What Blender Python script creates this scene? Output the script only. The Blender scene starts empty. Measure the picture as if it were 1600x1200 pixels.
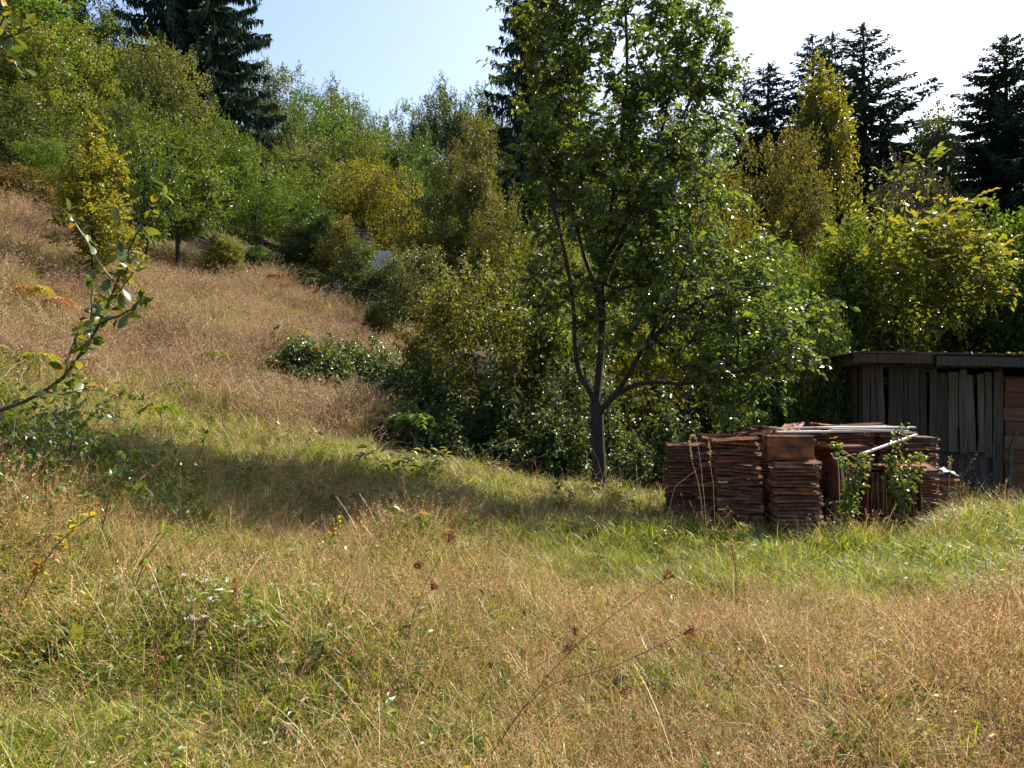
import bpy, math, random
import numpy as np
from mathutils import Vector, Matrix, Euler

R = math.radians
rng = np.random.default_rng(7)
random.seed(7)
scene = bpy.context.scene
COL = scene.collection

# ------------------------------------------------------------------ camera, sky, sun, exposure
FPX = 1245.0                      # focal length in pixels of a 1600 px wide picture
CAMZ = 1.6
cam_d = bpy.data.cameras.new('camera'); cam = bpy.data.objects.new('camera', cam_d); COL.objects.link(cam)
cam.location = (0, 0, CAMZ); cam.rotation_euler = (R(90), 0, 0)
cam_d.sensor_width = 36.0; cam_d.lens = FPX / 1600 * 36.0
cam_d.clip_start = 0.05; cam_d.clip_end = 1500
scene.camera = cam

SUN_AZ, SUN_EL = 51.0, 46.0       # clockwise from +Y, above the horizon
world = bpy.data.worlds.new('World'); scene.world = world; world.use_nodes = True
wn = world.node_tree; wn.nodes.clear()
sky = wn.nodes.new('ShaderNodeTexSky'); sky.sky_type = 'NISHITA'; sky.sun_disc = False
sky.sun_elevation = R(SUN_EL); sky.sun_rotation = R(SUN_AZ)
sky.altitude = 300; sky.air_density = 1.0; sky.dust_density = 3.2; sky.ozone_density = 1.0
bg = wn.nodes.new('ShaderNodeBackground'); bg.inputs['Strength'].default_value = 0.095
wo = wn.nodes.new('ShaderNodeOutputWorld')
wn.links.new(sky.outputs[0], bg.inputs[0]); wn.links.new(bg.outputs[0], wo.inputs[0])

sd = bpy.data.lights.new('sun', 'SUN'); sun = bpy.data.objects.new('sun', sd); COL.objects.link(sun)
sd.energy = 5.0; sd.angle = R(0.5); sd.color = (1.0, 0.92, 0.79)
to_sun = Vector((math.sin(R(SUN_AZ)) * math.cos(R(SUN_EL)), math.cos(R(SUN_AZ)) * math.cos(R(SUN_EL)), math.sin(R(SUN_EL))))
sun.rotation_euler = (-to_sun).to_track_quat('-Z', 'Y').to_euler()
sun.location = to_sun * 60

scene.view_settings.view_transform = 'Standard'; scene.view_settings.look = 'None'
scene.view_settings.gamma = 1.0; scene.view_settings.use_curve_mapping = False
scene.view_settings.exposure = 1.5
scene.cycles.max_bounces = 8; scene.cycles.diffuse_bounces = 3; scene.cycles.glossy_bounces = 2
scene.cycles.transmission_bounces = 6; scene.cycles.caustics_reflective = False

# ------------------------------------------------------------------ small helpers
def PX(px, Y): return (px - 800.0) / FPX * Y
def PZ(py, Y): return CAMZ + (600.0 - py) / FPX * Y
def at(px, py, Y): return np.array((PX(px, Y), Y, PZ(py, Y)))
def nrm(v): return v / np.maximum(np.linalg.norm(v, axis=-1, keepdims=True), 1e-9)
def unit(n, g=rng): return nrm(g.normal(size=(n, 3)))

def make_mesh(name, V, faces, mats=(), rnd=None, mi=None, smooth=False):
    """faces: list of (n,k) int arrays; rnd / mi: list of matching per-face arrays."""
    me = bpy.data.meshes.new(name)
    V = np.asarray(V, np.float32)
    me.vertices.add(len(V)); me.vertices.foreach_set('co', V.ravel())
    faces = [np.asarray(f, np.int32) for f in faces if len(f)]
    nl = sum(f.size for f in faces); nf = sum(len(f) for f in faces)
    me.loops.add(nl); me.loops.foreach_set('vertex_index', np.concatenate([f.ravel() for f in faces]))
    me.polygons.add(nf)
    tot = np.concatenate([np.full(len(f), f.shape[1], np.int32) for f in faces])
    st = np.concatenate([[0], np.cumsum(tot)[:-1]]).astype(np.int32)
    me.polygons.foreach_set('loop_start', st)
    me.polygons.foreach_set('loop_total', tot)
    if mi is not None: me.polygons.foreach_set('material_index', np.asarray(mi, np.int32))
    me.polygons.foreach_set('use_smooth', np.full(nf, bool(smooth)))
    for m in mats: me.materials.append(m)
    if rnd is not None:
        a = me.attributes.new('rnd', 'FLOAT', 'FACE'); a.data.foreach_set('value', np.asarray(rnd, np.float32))
    me.update(calc_edges=True)
    return me

def link(name, me, parent=None, loc=None):
    o = bpy.data.objects.new(name, me); COL.objects.link(o)
    if parent is not None: o.parent = parent
    if loc is not None: o.location = loc
    return o

def tag(o, label, cat, group=None):
    o['label'] = label; o['category'] = cat
    if group: o['group'] = group
    return o

def thing(name, label, cat, loc=(0, 0, 0), group=None, rz=0.0):
    o = bpy.data.objects.new(name, None); COL.objects.link(o)
    o.location = loc; o.rotation_euler = (0, 0, rz); o.empty_display_size = 0.2
    return tag(o, label, cat, group)

# leaf outlines: x across (half widths), y along, z off the plane
LEAF2 = (np.array([(0, 0, 0), (.5, .45, .13), (0, 1, -.08), (-.5, .45, .13)], float), np.array([(0, 1, 2), (0, 2, 3)]))
LEAF6 = (np.array([(0, 0, 0), (.36, .22, .10), (.48, .55, .13), (0, 1.0, -.14), (-.48, .55, .13), (-.36, .22, .10), (0, .5, .0)], float),
         np.array([(0, 1, 6), (1, 2, 6), (2, 3, 6), (3, 4, 6), (4, 5, 6), (5, 0, 6)]))

def leaf_cloud(P, A, N, size, width, tmpl=LEAF2, g=rng, rnd=None):
    """leaves at P along A facing N: (verts, tris, per-face random)."""
    T, F = tmpl
    n = len(P); A = nrm(A); B = nrm(np.cross(A, N)); N = np.cross(B, A)
    size = np.broadcast_to(size, (n,))
    V = P[:, None, :] + size[:, None, None] * (T[None, :, 0:1] * width * B[:, None, :] + T[None, :, 1:2] * A[:, None, :] + T[None, :, 2:3] * N[:, None, :])
    faces = (F[None] + (np.arange(n) * len(T))[:, None, None]).reshape(-1, 3)
    if rnd is None: rnd = g.random(n)
    return V.reshape(-1, 3), faces, np.repeat(rnd, len(F))

def tubes(paths, radii, sides=5):
    """paths: list of (n,3); radii: list of (n,). Grouped by length."""
    Vs, Fs, off = [], [], 0
    by = {}
    for p, r in zip(paths, radii): by.setdefault(len(p), []).append((p, r))
    ang = np.linspace(0, 2 * np.pi, sides, endpoint=False)
    for n, lst in by.items():
        P = np.array([a for a, _ in lst], float); Rr = np.array([b for _, b in lst], float)
        T = nrm(np.gradient(P, axis=1))
        ref = np.where(np.abs(T[:, :1, 2:3]) > .8, np.array([1., 0, 0]), np.array([0, 0, 1.]))
        U = nrm(np.cross(T, np.broadcast_to(ref, T.shape))); W = np.cross(T, U)
        ring = P[:, :, None] + Rr[:, :, None, None] * (np.cos(ang)[None, None, :, None] * U[:, :, None] + np.sin(ang)[None, None, :, None] * W[:, :, None])
        k = len(lst)
        Vs.append(ring.reshape(-1, 3))
        i = np.arange(n - 1)[:, None]; j = np.arange(sides)[None]
        q = np.stack([i * sides + j, i * sides + (j + 1) % sides, (i + 1) * sides + (j + 1) % sides, (i + 1) * sides + j], -1).reshape(-1, 4)
        Fs.append((q[None] + (np.arange(k) * n * sides)[:, None, None]).reshape(-1, 4) + off)
        off += k * n * sides
    return np.concatenate(Vs), np.concatenate(Fs)

def tube_mesh(name, paths, radii, mat, sides=5):
    V, F = tubes(paths, radii, sides)
    return make_mesh(name, V, [F], [mat], smooth=True)

def curve(pts, n):
    """smooth resample of a polyline (Catmull-Rom)."""
    p = np.asarray(pts, float)
    q = np.vstack([2 * p[0] - p[1], p, 2 * p[-1] - p[-2]])
    t = np.linspace(0, len(p) - 1 - 1e-6, n); i = t.astype(int); f = (t - i)[:, None]
    a, b, c, d = q[i], q[i + 1], q[i + 2], q[i + 3]
    return .5 * (2 * b + (c - a) * f + (2 * a - 5 * b + 4 * c - d) * f ** 2 + (3 * b - a - 3 * c + d) * f ** 3)

class MB:
    """boxes and prisms collected into one mesh."""
    def __init__(s): s.V = []; s.F = []; s.n = 0
    def box(s, a, b, M=None):
        v = np.array([(x, y, z) for z in (a[2], b[2]) for y in (a[1], b[1]) for x in (a[0], b[0])], float)
        if M is not None: v = np.array([M @ Vector(q) for q in v])
        f = np.array([(0, 2, 3, 1), (4, 5, 7, 6), (0, 1, 5, 4), (2, 6, 7, 3), (0, 4, 6, 2), (1, 3, 7, 5)])
        s.V.append(v); s.F.append(f + s.n); s.n += 8; return s
    def mesh(s, name, mat): return make_mesh(name, np.concatenate(s.V), [np.concatenate(s.F)], [mat])

# ------------------------------------------------------------------ materials
def new_mat(name):
    m = bpy.data.materials.new(name); m.use_nodes = True
    nt = m.node_tree; nt.nodes.clear()
    out = nt.nodes.new('ShaderNodeOutputMaterial')
    return m, nt, out

def ramp(nt, fac, cols, interp='LINEAR'):
    r = nt.nodes.new('ShaderNodeValToRGB'); r.color_ramp.interpolation = interp
    el = r.color_ramp.elements
    while len(el) > 1: el.remove(el[-1])
    el[0].position = cols[0][0]; el[0].color = (*cols[0][1], 1)
    for p, c in cols[1:]:
        e = el.new(p); e.color = (*c, 1)
    nt.links.new(fac, r.inputs[0]); return r.outputs[0]

def mathn(nt, op, a, b=0.0):
    n = nt.nodes.new('ShaderNodeMath'); n.operation = op
    for i, v in enumerate((a, b)):
        if isinstance(v, (int, float)): n.inputs[i].default_value = v
        else: nt.links.new(v, n.inputs[i])
    return n.outputs[0]

def mixc(nt, fac, a, b, mode='MIX'):
    n = nt.nodes.new('ShaderNodeMix'); n.data_type = 'RGBA'; n.blend_type = mode
    for k, v in ((0, fac), (6, a), (7, b)):
        if isinstance(v, (int, float)): n.inputs[k].default_value = v
        elif isinstance(v, tuple): n.inputs[k].default_value = (*v, 1)
        else: nt.links.new(v, n.inputs[k])
    return n.outputs[2]

def noise(nt, scale, detail=4, rough=.55, coord='Object', vec=None):
    n = nt.nodes.new('ShaderNodeTexNoise'); n.inputs['Scale'].default_value = scale
    n.inputs['Detail'].default_value = detail; n.inputs['Roughness'].default_value = rough
    if vec is None:
        tc = nt.nodes.new('ShaderNodeTexCoord'); vec = tc.outputs[coord]
    nt.links.new(vec, n.inputs['Vector'])
    return n.outputs[0]

def leaf_mat(name, cols, trans=.42, gloss=.45, rough=.42, tboost=(1.5, 1.35, .55), obj_var=.0, attr=True, instancer=False):
    """cols: ramp over the leaf's own random number."""
    m, nt, out = new_mat(name)
    if attr:
        a = nt.nodes.new('ShaderNodeAttribute'); a.attribute_name = 'rnd'; fac = a.outputs['Fac']
        if not instancer:
            gp = nt.nodes.new('ShaderNodeNewGeometry')
            fac = mathn(nt, 'ADD', mathn(nt, 'MULTIPLY', fac, .62), mathn(nt, 'MULTIPLY', mathn(nt, 'SUBTRACT', noise(nt, .55, 3, .6, vec=gp.outputs['Position']), .25), .8))
    else:
        oi = nt.nodes.new('ShaderNodeObjectInfo'); fac = oi.outputs['Random']
    if instancer:
        oi = nt.nodes.new('ShaderNodeObjectInfo')
        fac = mathn(nt, 'FRACT', mathn(nt, 'ADD', fac, mathn(nt, 'MULTIPLY', oi.outputs['Random'], .6)))
    c = ramp(nt, fac, cols)
    if instancer:
        nz = noise(nt, .55, 3, .6, vec=oi.outputs['Location']); nz2 = noise(nt, 2.3, 2, .5, vec=oi.outputs['Location'])
        hs = nt.nodes.new('ShaderNodeHueSaturation'); nt.links.new(c, hs.inputs['Color'])
        nt.links.new(mathn(nt, 'ADD', .478, mathn(nt, 'MULTIPLY', nz, .044)), hs.inputs['Hue'])
        nt.links.new(mathn(nt, 'ADD', .50, mathn(nt, 'ADD', mathn(nt, 'MULTIPLY', nz2, .55), mathn(nt, 'MULTIPLY', nz, .45))), hs.inputs['Value'])
        c = hs.outputs[0]
    if obj_var:
        oi = nt.nodes.new('ShaderNodeObjectInfo')
        hs = nt.nodes.new('ShaderNodeHueSaturation')
        nt.links.new(c, hs.inputs['Color'])
        nt.links.new(mathn(nt, 'ADD', .5 - obj_var * .06, mathn(nt, 'MULTIPLY', oi.outputs['Random'], obj_var * .12)), hs.inputs['Hue'])
        nt.links.new(mathn(nt, 'ADD', 1 - obj_var * .3, mathn(nt, 'MULTIPLY', oi.outputs['Random'], obj_var * .6)), hs.inputs['Value'])
        c = hs.outputs[0]
    b = nt.nodes.new('ShaderNodeBsdfPrincipled')
    nt.links.new(c, b.inputs['Base Color']); b.inputs['Roughness'].default_value = rough
    b.inputs['Specular IOR Level'].default_value = gloss
    t = nt.nodes.new('ShaderNodeBsdfTranslucent')
    nt.links.new(mixc(nt, 1.0, c, tboost, 'MULTIPLY'), t.inputs['Color'])
    mx = nt.nodes.new('ShaderNodeMixShader'); mx.inputs[0].default_value = trans
    nt.links.new(b.outputs[0], mx.inputs[1]); nt.links.new(t.outputs[0], mx.inputs[2]); nt.links.new(mx.outputs[0], out.inputs[0])
    return m

def rough_mat(name, cols, scale=6, detail=6, rough=.85, bump=.4, bscale=None, stretch=(1, 1, 1), obj_var=0.0, spec=.3):
    m, nt, out = new_mat(name)
    tc = nt.nodes.new('ShaderNodeTexCoord'); mp = nt.nodes.new('ShaderNodeMapping')
    mp.inputs['Scale'].default_value = stretch
    nt.links.new(tc.outputs['Object'], mp.inputs[0])
    vec = mp.outputs[0]
    if obj_var:
        oi = nt.nodes.new('ShaderNodeObjectInfo')
        ad = nt.nodes.new('ShaderNodeVectorMath'); ad.operation = 'ADD'
        nt.links.new(vec, ad.inputs[0]); nt.links.new(mathn(nt, 'MULTIPLY', oi.outputs['Random'], 37.0), ad.inputs[1]); vec = ad.outputs[0]
    f = noise(nt, scale, detail, .62, vec=vec)
    f = mathn(nt, 'MULTIPLY', mathn(nt, 'SUBTRACT', f, .25), 2.0)
    c = ramp(nt, f, cols)
    if obj_var:
        hs = nt.nodes.new('ShaderNodeHueSaturation'); nt.links.new(c, hs.inputs['Color'])
        nt.links.new(mathn(nt, 'ADD', 1 - obj_var, mathn(nt, 'MULTIPLY', oi.outputs['Random'], 2 * obj_var)), hs.inputs['Value'])
        nt.links.new(mathn(nt, 'ADD', .8, mathn(nt, 'MULTIPLY', mathn(nt, 'FRACT', mathn(nt, 'MULTIPLY', oi.outputs['Random'], 7.3)), .4)), hs.inputs['Saturation'])
        c = hs.outputs[0]
    b = nt.nodes.new('ShaderNodeBsdfPrincipled'); nt.links.new(c, b.inputs['Base Color'])
    b.inputs['Roughness'].default_value = rough; b.inputs['Specular IOR Level'].default_value = spec
    if bump:
        bp = nt.nodes.new('ShaderNodeBump'); bp.inputs['Strength'].default_value = bump; bp.inputs['Distance'].default_value = .02
        nt.links.new(noise(nt, bscale or scale * 3, 5, .6, vec=vec), bp.inputs['Height']); nt.links.new(bp.outputs[0], b.inputs['Normal'])
    nt.links.new(b.outputs[0], out.inputs[0])
    return m

M = {}
# foliage
M['plum'] = leaf_mat('plum_leaf', [(0, (.040, .070, .018)), (.45, (.068, .112, .024)), (.75, (.12, .16, .028)), (.92, (.19, .19, .03)), (1, (.32, .23, .028))], 0.48, .7, .33)
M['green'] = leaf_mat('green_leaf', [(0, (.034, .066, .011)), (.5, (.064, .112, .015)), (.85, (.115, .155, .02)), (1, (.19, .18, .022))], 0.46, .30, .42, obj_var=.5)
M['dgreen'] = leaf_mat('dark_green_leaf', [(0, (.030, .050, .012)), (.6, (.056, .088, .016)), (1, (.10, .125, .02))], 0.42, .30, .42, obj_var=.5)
M['ygreen'] = leaf_mat('yellow_green_leaf', [(0, (.060, .080, .012)), (.5, (.115, .130, .016)), (.85, (.19, .18, .02)), (1, (.27, .21, .02))], 0.48, .4, .42, obj_var=.4)
M['yellow'] = leaf_mat('yellow_leaf', [(0, (.075, .092, .014)), (.45, (.13, .135, .016)), (.8, (.205, .175, .018)), (1, (.28, .18, .02))], .45, .35, .45, obj_var=.3)
M['lemon'] = leaf_mat('lemon_leaf', [(0, (.075, .10, .014)), (.45, (.15, .16, .017)), (.8, (.24, .215, .02)), (1, (.32, .25, .022))], .48, .3, .45)
M['olive'] = leaf_mat('olive_leaf', [(0, (.045, .056, .014)), (.5, (.085, .090, .018)), (.85, (.145, .125, .022)), (1, (.20, .14, .02))], 0.44, .35, .5, obj_var=.5)
M['brown'] = leaf_mat('brownish_leaf', [(0, (.05, .055, .018)), (.5, (.10, .085, .022)), (.85, (.16, .11, .025)), (1, (.21, .11, .03))], .35, .35, .5, obj_var=.3)
M['purple'] = leaf_mat('dull_purple_leaf', [(0, (0.036, 0.0408, 0.024)), (0.6, (0.066, 0.06, 0.036)), (1, (0.108, 0.078, 0.042))], .25, .4, .45)
M['grey'] = leaf_mat('grey_green_leaf', [(0, (0.054, 0.0768, 0.0288)), (0.6, (0.0936, 0.1224, 0.0432)), (1, (0.156, 0.174, 0.066))], 0.4, .35, .42, obj_var=.4)
M['bramble'] = leaf_mat('bramble_leaf', [(0, (.032, .056, .015)), (.6, (.060, .094, .022)), (.93, (.105, .135, .028)), (1, (.20, .12, .03))], 0.4, .45, .36)
M['spruce'] = leaf_mat('spruce_needle', [(0, (.020, .040, .028)), (.6, (.036, .064, .042)), (1, (.062, .095, .056))], .12, .25, .6, (1.2, 1.2, .8))
M['walnut'] = leaf_mat('walnut_leaf', [(0, (.058, .085, .016)), (.4, (.10, .13, .020)), (.75, (.16, .17, .024)), (1, (.28, .22, .026))], 0.5, .55, .36)
M['apple'] = leaf_mat('apple_leaf', [(0, (.040, .066, .016)), (.45, (.075, .110, .020)), (.72, (.13, .155, .024)), (.93, (.20, .19, .02)), (1, (.30, .19, .02))], .40, .6, .34, attr=False)
M['vine'] = leaf_mat('creeper_leaf', [(0, (.05, .09, .02)), (.6, (.10, .15, .03)), (1, (.22, .22, .04))], .42, .6, .35)
M['orange'] = leaf_mat('orange_frond', [(0, (.22, .17, .05)), (.4, (.28, .16, .06)), (1, (.30, .14, .07))], .4, .3, .5)
M['yfern'] = leaf_mat('yellow_frond', [(0, (.16, .20, .02)), (.6, (.30, .26, .02)), (1, (.40, .26, .02))], .4, .3, .5)
M['gfern'] = leaf_mat('green_frond', [(0, (.07, .14, .02)), (.6, (.12, .20, .03)), (1, (.20, .25, .04))], .45, .3, .5)
M['red'] = leaf_mat('red_leaf', [(0, (.13, .05, .035)), (.6, (.20, .075, .05)), (1, (.22, .12, .06))], .4, .3, .5)
# grass
M['straw'] = leaf_mat('straw', [(0, (.13, .068, .032)), (.35, (.33, .205, .09)), (.7, (.50, .36, .17)), (1, (.70, .57, .33))], .30, .30, .5, (1.05, 1.0, .8), instancer=True)
M['seed'] = leaf_mat('seed_head', [(0, (.14, .055, .028)), (.4, (.31, .165, .078)), (.75, (.46, .295, .145)), (1, (.68, .54, .34))], .30, .2, .6, (1.15, 1.05, .8), instancer=True)
M['hillgrass'] = leaf_mat('hill_grass', [(0, (.15, .09, .052)), (.4, (.29, .19, .115)), (.8, (.41, .29, .175)), (1, (.56, .45, .28))], .25, .2, .6, (1.0, .95, .85), instancer=True)
M['gblade'] = leaf_mat('grass_blade', [(0, (.06, .115, .010)), (.4, (.125, .19, .013)), (.75, (.22, .255, .02)), (1, (.36, .30, .06))], .42, .35, .42, (1.35, 1.3, .6), instancer=True)
M['weed'] = leaf_mat('weed_leaf', [(0, (.06, .095, .022)), (.5, (.11, .145, .03)), (.85, (.19, .19, .04)), (1, (.30, .20, .04))], .40, .4, .42, instancer=True)
M['stalk'] = rough_mat('dry_brown_stalk', [(0, (.10, .055, .03)), (.5, (.17, .095, .05)), (1, (.26, .16, .09))], 30, 3, .8, 0)
M['palestalk'] = rough_mat('pale_dry_stalk', [(0, (.38, .28, .14)), (1, (.58, .46, .27))], 30, 3, .7, 0)
M['rust'] = leaf_mat('rusty_seed', [(0, (.16, .06, .03)), (.5, (.25, .10, .045)), (1, (.34, .16, .07))], .25, .2, .7, (1.2, 1., .8))
M['flower'] = leaf_mat('white_floret', [(0, (.72, .70, .62)), (1, (.82, .80, .76))], .3, .2, .6, (1, 1, 1))
# bark, wood, clay
M['bark'] = rough_mat('dark_bark', [(0, (.016, .013, .011)), (.5, (.032, .027, .022)), (1, (.064, .055, .046))], 14, 7, .9, .9, 40, (1, 1, .35))
M['twig'] = rough_mat('twig_bark', [(0, (.035, .027, .02)), (1, (.09, .07, .052))], 20, 4, .8, .3)
M['pbark'] = rough_mat('pale_bark', [(0, (.22, .19, .16)), (1, (.42, .38, .33))], 20, 4, .8, .3)
M['clay'] = rough_mat('fired_clay', [(0, (.026, .017, .013)), (.30, (.074, .034, .021)), (.55, (.155, .064, .035)), (.78, (.25, .108, .058)), (.86, (.20, .15, .11)), (1, (.25, .23, .19))], 7, 8, .88, .5, 60, obj_var=.38)
M['plank'] = rough_mat('weathered_plank', [(0, (.019, .015, .011)), (.45, (.044, .035, .026)), (1, (.090, .073, .056))], 5, 9, .85, .7, 16, (6, 6, .35), obj_var=.35)
M['lplank'] = rough_mat('pale_weathered_plank', [(0, (.036, .029, .022)), (.5, (.072, .060, .047)), (1, (.125, .106, .085))], 5, 9, .85, .7, 16, (6, 6, .35), obj_var=.2)
M['dplank'] = rough_mat('dark_old_plank', [(0, (.022, .019, .017)), (.5, (.05, .043, .036)), (1, (.085, .073, .06))], 5, 9, .9, .7, 16, (6, 6, .35), obj_var=.3)
M['door'] = rough_mat('brown_board', [(0, (.05, .026, .016)), (.5, (.10, .050, .028)), (1, (.16, .085, .05))], 5, 8, .85, .5, 20, (.5, 4, 5), obj_var=.25)
M['lath'] = rough_mat('bleached_lath', [(0, (.40, .38, .35)), (.5, (.56, .54, .50)), (1, (.70, .68, .64))], 6, 7, .7, .4, 30, (.4, 5, 5), obj_var=.12)
M['felt'] = rough_mat('old_roofing', [(0, (.022, .019, .018)), (.5, (.05, .04, .034)), (1, (.12, .085, .065))], 4, 8, .9, .6, 18)
M['plaster'] = rough_mat('old_plaster', [(0, (.45, .44, .42)), (1, (.68, .67, .65))], 2, 6, .9, .2)
M['shingle'] = rough_mat('old_shingle', [(0, (.05, .038, .034)), (1, (.14, .105, .09))], 3, 6, .9, .4, obj_var=.25)
M['stonegrey'] = rough_mat('grey_sheet', [(0, (.10, .10, .10)), (1, (.30, .30, .31))], 6, 6, .7, .3)

def ground_material():
    m, nt, out = new_mat('meadow_soil')
    big = noise(nt, .35, 5, .6); mid = noise(nt, 2.2, 6, .65); fine = noise(nt, 28, 6, .7)
    dry = ramp(nt, fine, [(.25, (.035, .024, .014)), (.5, (.08, .058, .03)), (.75, (.16, .12, .065))])
    grn = ramp(nt, fine, [(.25, (.025, .035, .01)), (.5, (.065, .08, .018)), (.75, (.13, .14, .03))])
    f = ramp(nt, mathn(nt, 'ADD', mathn(nt, 'MULTIPLY', big, .6), mathn(nt, 'MULTIPLY', mid, .4)), [(.44, (0, 0, 0)), (.58, (1, 1, 1))])
    c = mixc(nt, f, dry, grn)
    # under the wood: dark leaf litter
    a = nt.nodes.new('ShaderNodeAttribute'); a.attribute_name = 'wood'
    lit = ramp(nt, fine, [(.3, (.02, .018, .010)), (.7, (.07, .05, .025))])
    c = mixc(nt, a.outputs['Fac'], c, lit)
    b = nt.nodes.new('ShaderNodeBsdfPrincipled'); nt.links.new(c, b.inputs['Base Color']); b.inputs['Roughness'].default_value = .95
    b.inputs['Specular IOR Level'].default_value = .1
    bp = nt.nodes.new('ShaderNodeBump'); bp.inputs['Strength'].default_value = .8; bp.inputs['Distance'].default_value = .05
    nt.links.new(fine, bp.inputs['Height']); nt.links.new(bp.outputs[0], b.inputs['Normal'])
    nt.links.new(b.outputs[0], out.inputs[0]); return m
M['ground'] = ground_material()

# ------------------------------------------------------------------ ground
CP = [  # x, y, z
    (0, 0, 0), (3, 0, 0), (8, 0, 0), (-3, 0, .3), (-6, 0, 1.6), (0, -12, 0), (12, -12, 0), (-12, -12, 3.5), (-12, 0, 4.0),
    (0, 4, 0), (3, 4, 0), (6, 5, 0), (0, 7, 0), (3, 8, 0), (6, 9, 0), (1.2, 11, 0), (4, 11.5, 0), (8, 11, 0), (12, 10, 0), (2.5, 14, .1), (8, 15, .2), (14, 16, .3),
    (-1.2, 5, .10), (-2.4, 3.8, .15), (-3.1, 4.8, .50), (-3, 7.5, .55), (-2.3, 9.5, .55), (-4.5, 7, 1.05), (-5.06, 9, 1.30), (-7.5, 8, 2.4), (-10, 8, 3.7),
    (-.37, 11.5, .12), (-1.0, 12, .32), (-2.1, 13, .75), (-5.6, 14, 1.75), (-4.2, 15, 1.75), (-7.2, 15, 2.5), (-9, 14, 3.0), (-12, 14, 4.4),
    (-3.5, 17, 1.8), (-6.5, 18, 3.0), (-12.9, 20, 6.0), (-10.6, 24, 4.75), (-7.7, 26, 4.9), (-5.6, 25, 3.95), (-3.7, 23, 2.85), (-2.5, 22, 2.2), (-1, 18, 1.1),
    (-20, 24, 9.5), (1, 22, 1.2), (6, 24, .9), (14, 26, .8), (22, 20, .5), (25, 0, 0), (-25, 0, 9), (-28, 12, 11),
    (-28, 36, 14), (-14, 36, 8.5), (-6, 36, 5.5), (2, 36, 3), (12, 40, 2.2), (26, 42, 2.5), (40, 30, 1.5),
    (-40, 60, 24), (-18, 60, 15), (-8, 60, 9.5), (4, 60, 9), (20, 62, 6), (45, 60, 6), (-12, 80, 18), (-20, 90, 24), (0, 84, 18), (12, 90, 20), (40, 90, 14),
    (-60, 110, 38), (-15, 120, 26), (20, 120, 28), (60, 110, 22), (-80, 60, 32), (80, 60, 9), (-80, 0, 26), (80, 0, 0), (0, -60, 0), (-60, -60, 16), (60, -60, 0),
    (-130, 170, 55), (0, 180, 40), (130, 170, 38), (0, 260, 50), (170, 60, 14), (-170, 60, 50), (170, -60, 0), (-170, -60, 40),
]
CP = np.array(CP, float)
def _phi(d): return np.sqrt(d * d + 1.2 ** 2)
_n = len(CP)
_A = np.zeros((_n + 3, _n + 3)); _A[:_n, :_n] = _phi(np.linalg.norm(CP[:, None, :2] - CP[None, :, :2], axis=-1))
_A[:_n, _n] = 1; _A[:_n, _n + 1:] = CP[:, :2]; _A[_n:, :_n] = _A[:_n, _n:].T
_W = np.linalg.solve(_A, np.concatenate([CP[:, 2], np.zeros(3)]))
def H(x, y):
    x = np.asarray(x, float); y = np.asarray(y, float)
    d = np.sqrt((x[..., None] - CP[:, 0]) ** 2 + (y[..., None] - CP[:, 1]) ** 2)
    z = _phi(d) @ _W[:_n] + _W[_n] + _W[_n + 1] * x + _W[_n + 2] * y
    return z + .05 * np.sin(1.7 * x + .6 * y) * np.cos(1.1 * y - .5 * x) + .03 * np.sin(3.9 * x + 2.) * np.sin(4.3 * y)

def on_ground(px, py, lift=.2, y0=2.0, y1=40.0):
    """depth at which a line of sight first meets the ground."""
    Y = np.linspace(y0, y1, 800); d = PZ(py, Y) - (H(PX(px, Y), Y) + lift)
    i = np.argmax(d < 0); return float(Y[i]) if d[i] < 0 else y1

def build_ground():
    def axis(lo, hi, c0, c1, fine, grow):
        a = list(np.arange(c0, c1, fine)); s = fine
        while a[-1] < hi: s *= grow; a.append(a[-1] + s)
        s = fine; b = []; q = c0
        while q > lo: s *= grow; q -= s; b.append(q)
        return np.array(b[::-1] + a)
    xs = axis(-260, 260, -13, 11, .22, 1.10); ys = axis(-160, 330, -1, 28, .22, 1.10)
    X, Y = np.meshgrid(xs, ys); Z = H(X, Y)
    V = np.stack([X, Y, Z], -1).reshape(-1, 3); nx = len(xs)
    i, j = np.meshgrid(np.arange(len(ys) - 1), np.arange(nx - 1), indexing='ij')
    q = np.stack([i * nx + j, i * nx + j + 1, (i + 1) * nx + j + 1, (i + 1) * nx + j], -1).reshape(-1, 4)
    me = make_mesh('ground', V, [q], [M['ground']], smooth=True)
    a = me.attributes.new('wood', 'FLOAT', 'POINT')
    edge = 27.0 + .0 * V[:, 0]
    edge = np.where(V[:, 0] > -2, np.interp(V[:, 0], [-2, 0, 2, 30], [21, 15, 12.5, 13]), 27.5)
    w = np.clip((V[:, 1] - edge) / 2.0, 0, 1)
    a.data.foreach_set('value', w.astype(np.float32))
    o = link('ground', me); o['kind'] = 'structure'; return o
build_ground()

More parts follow.
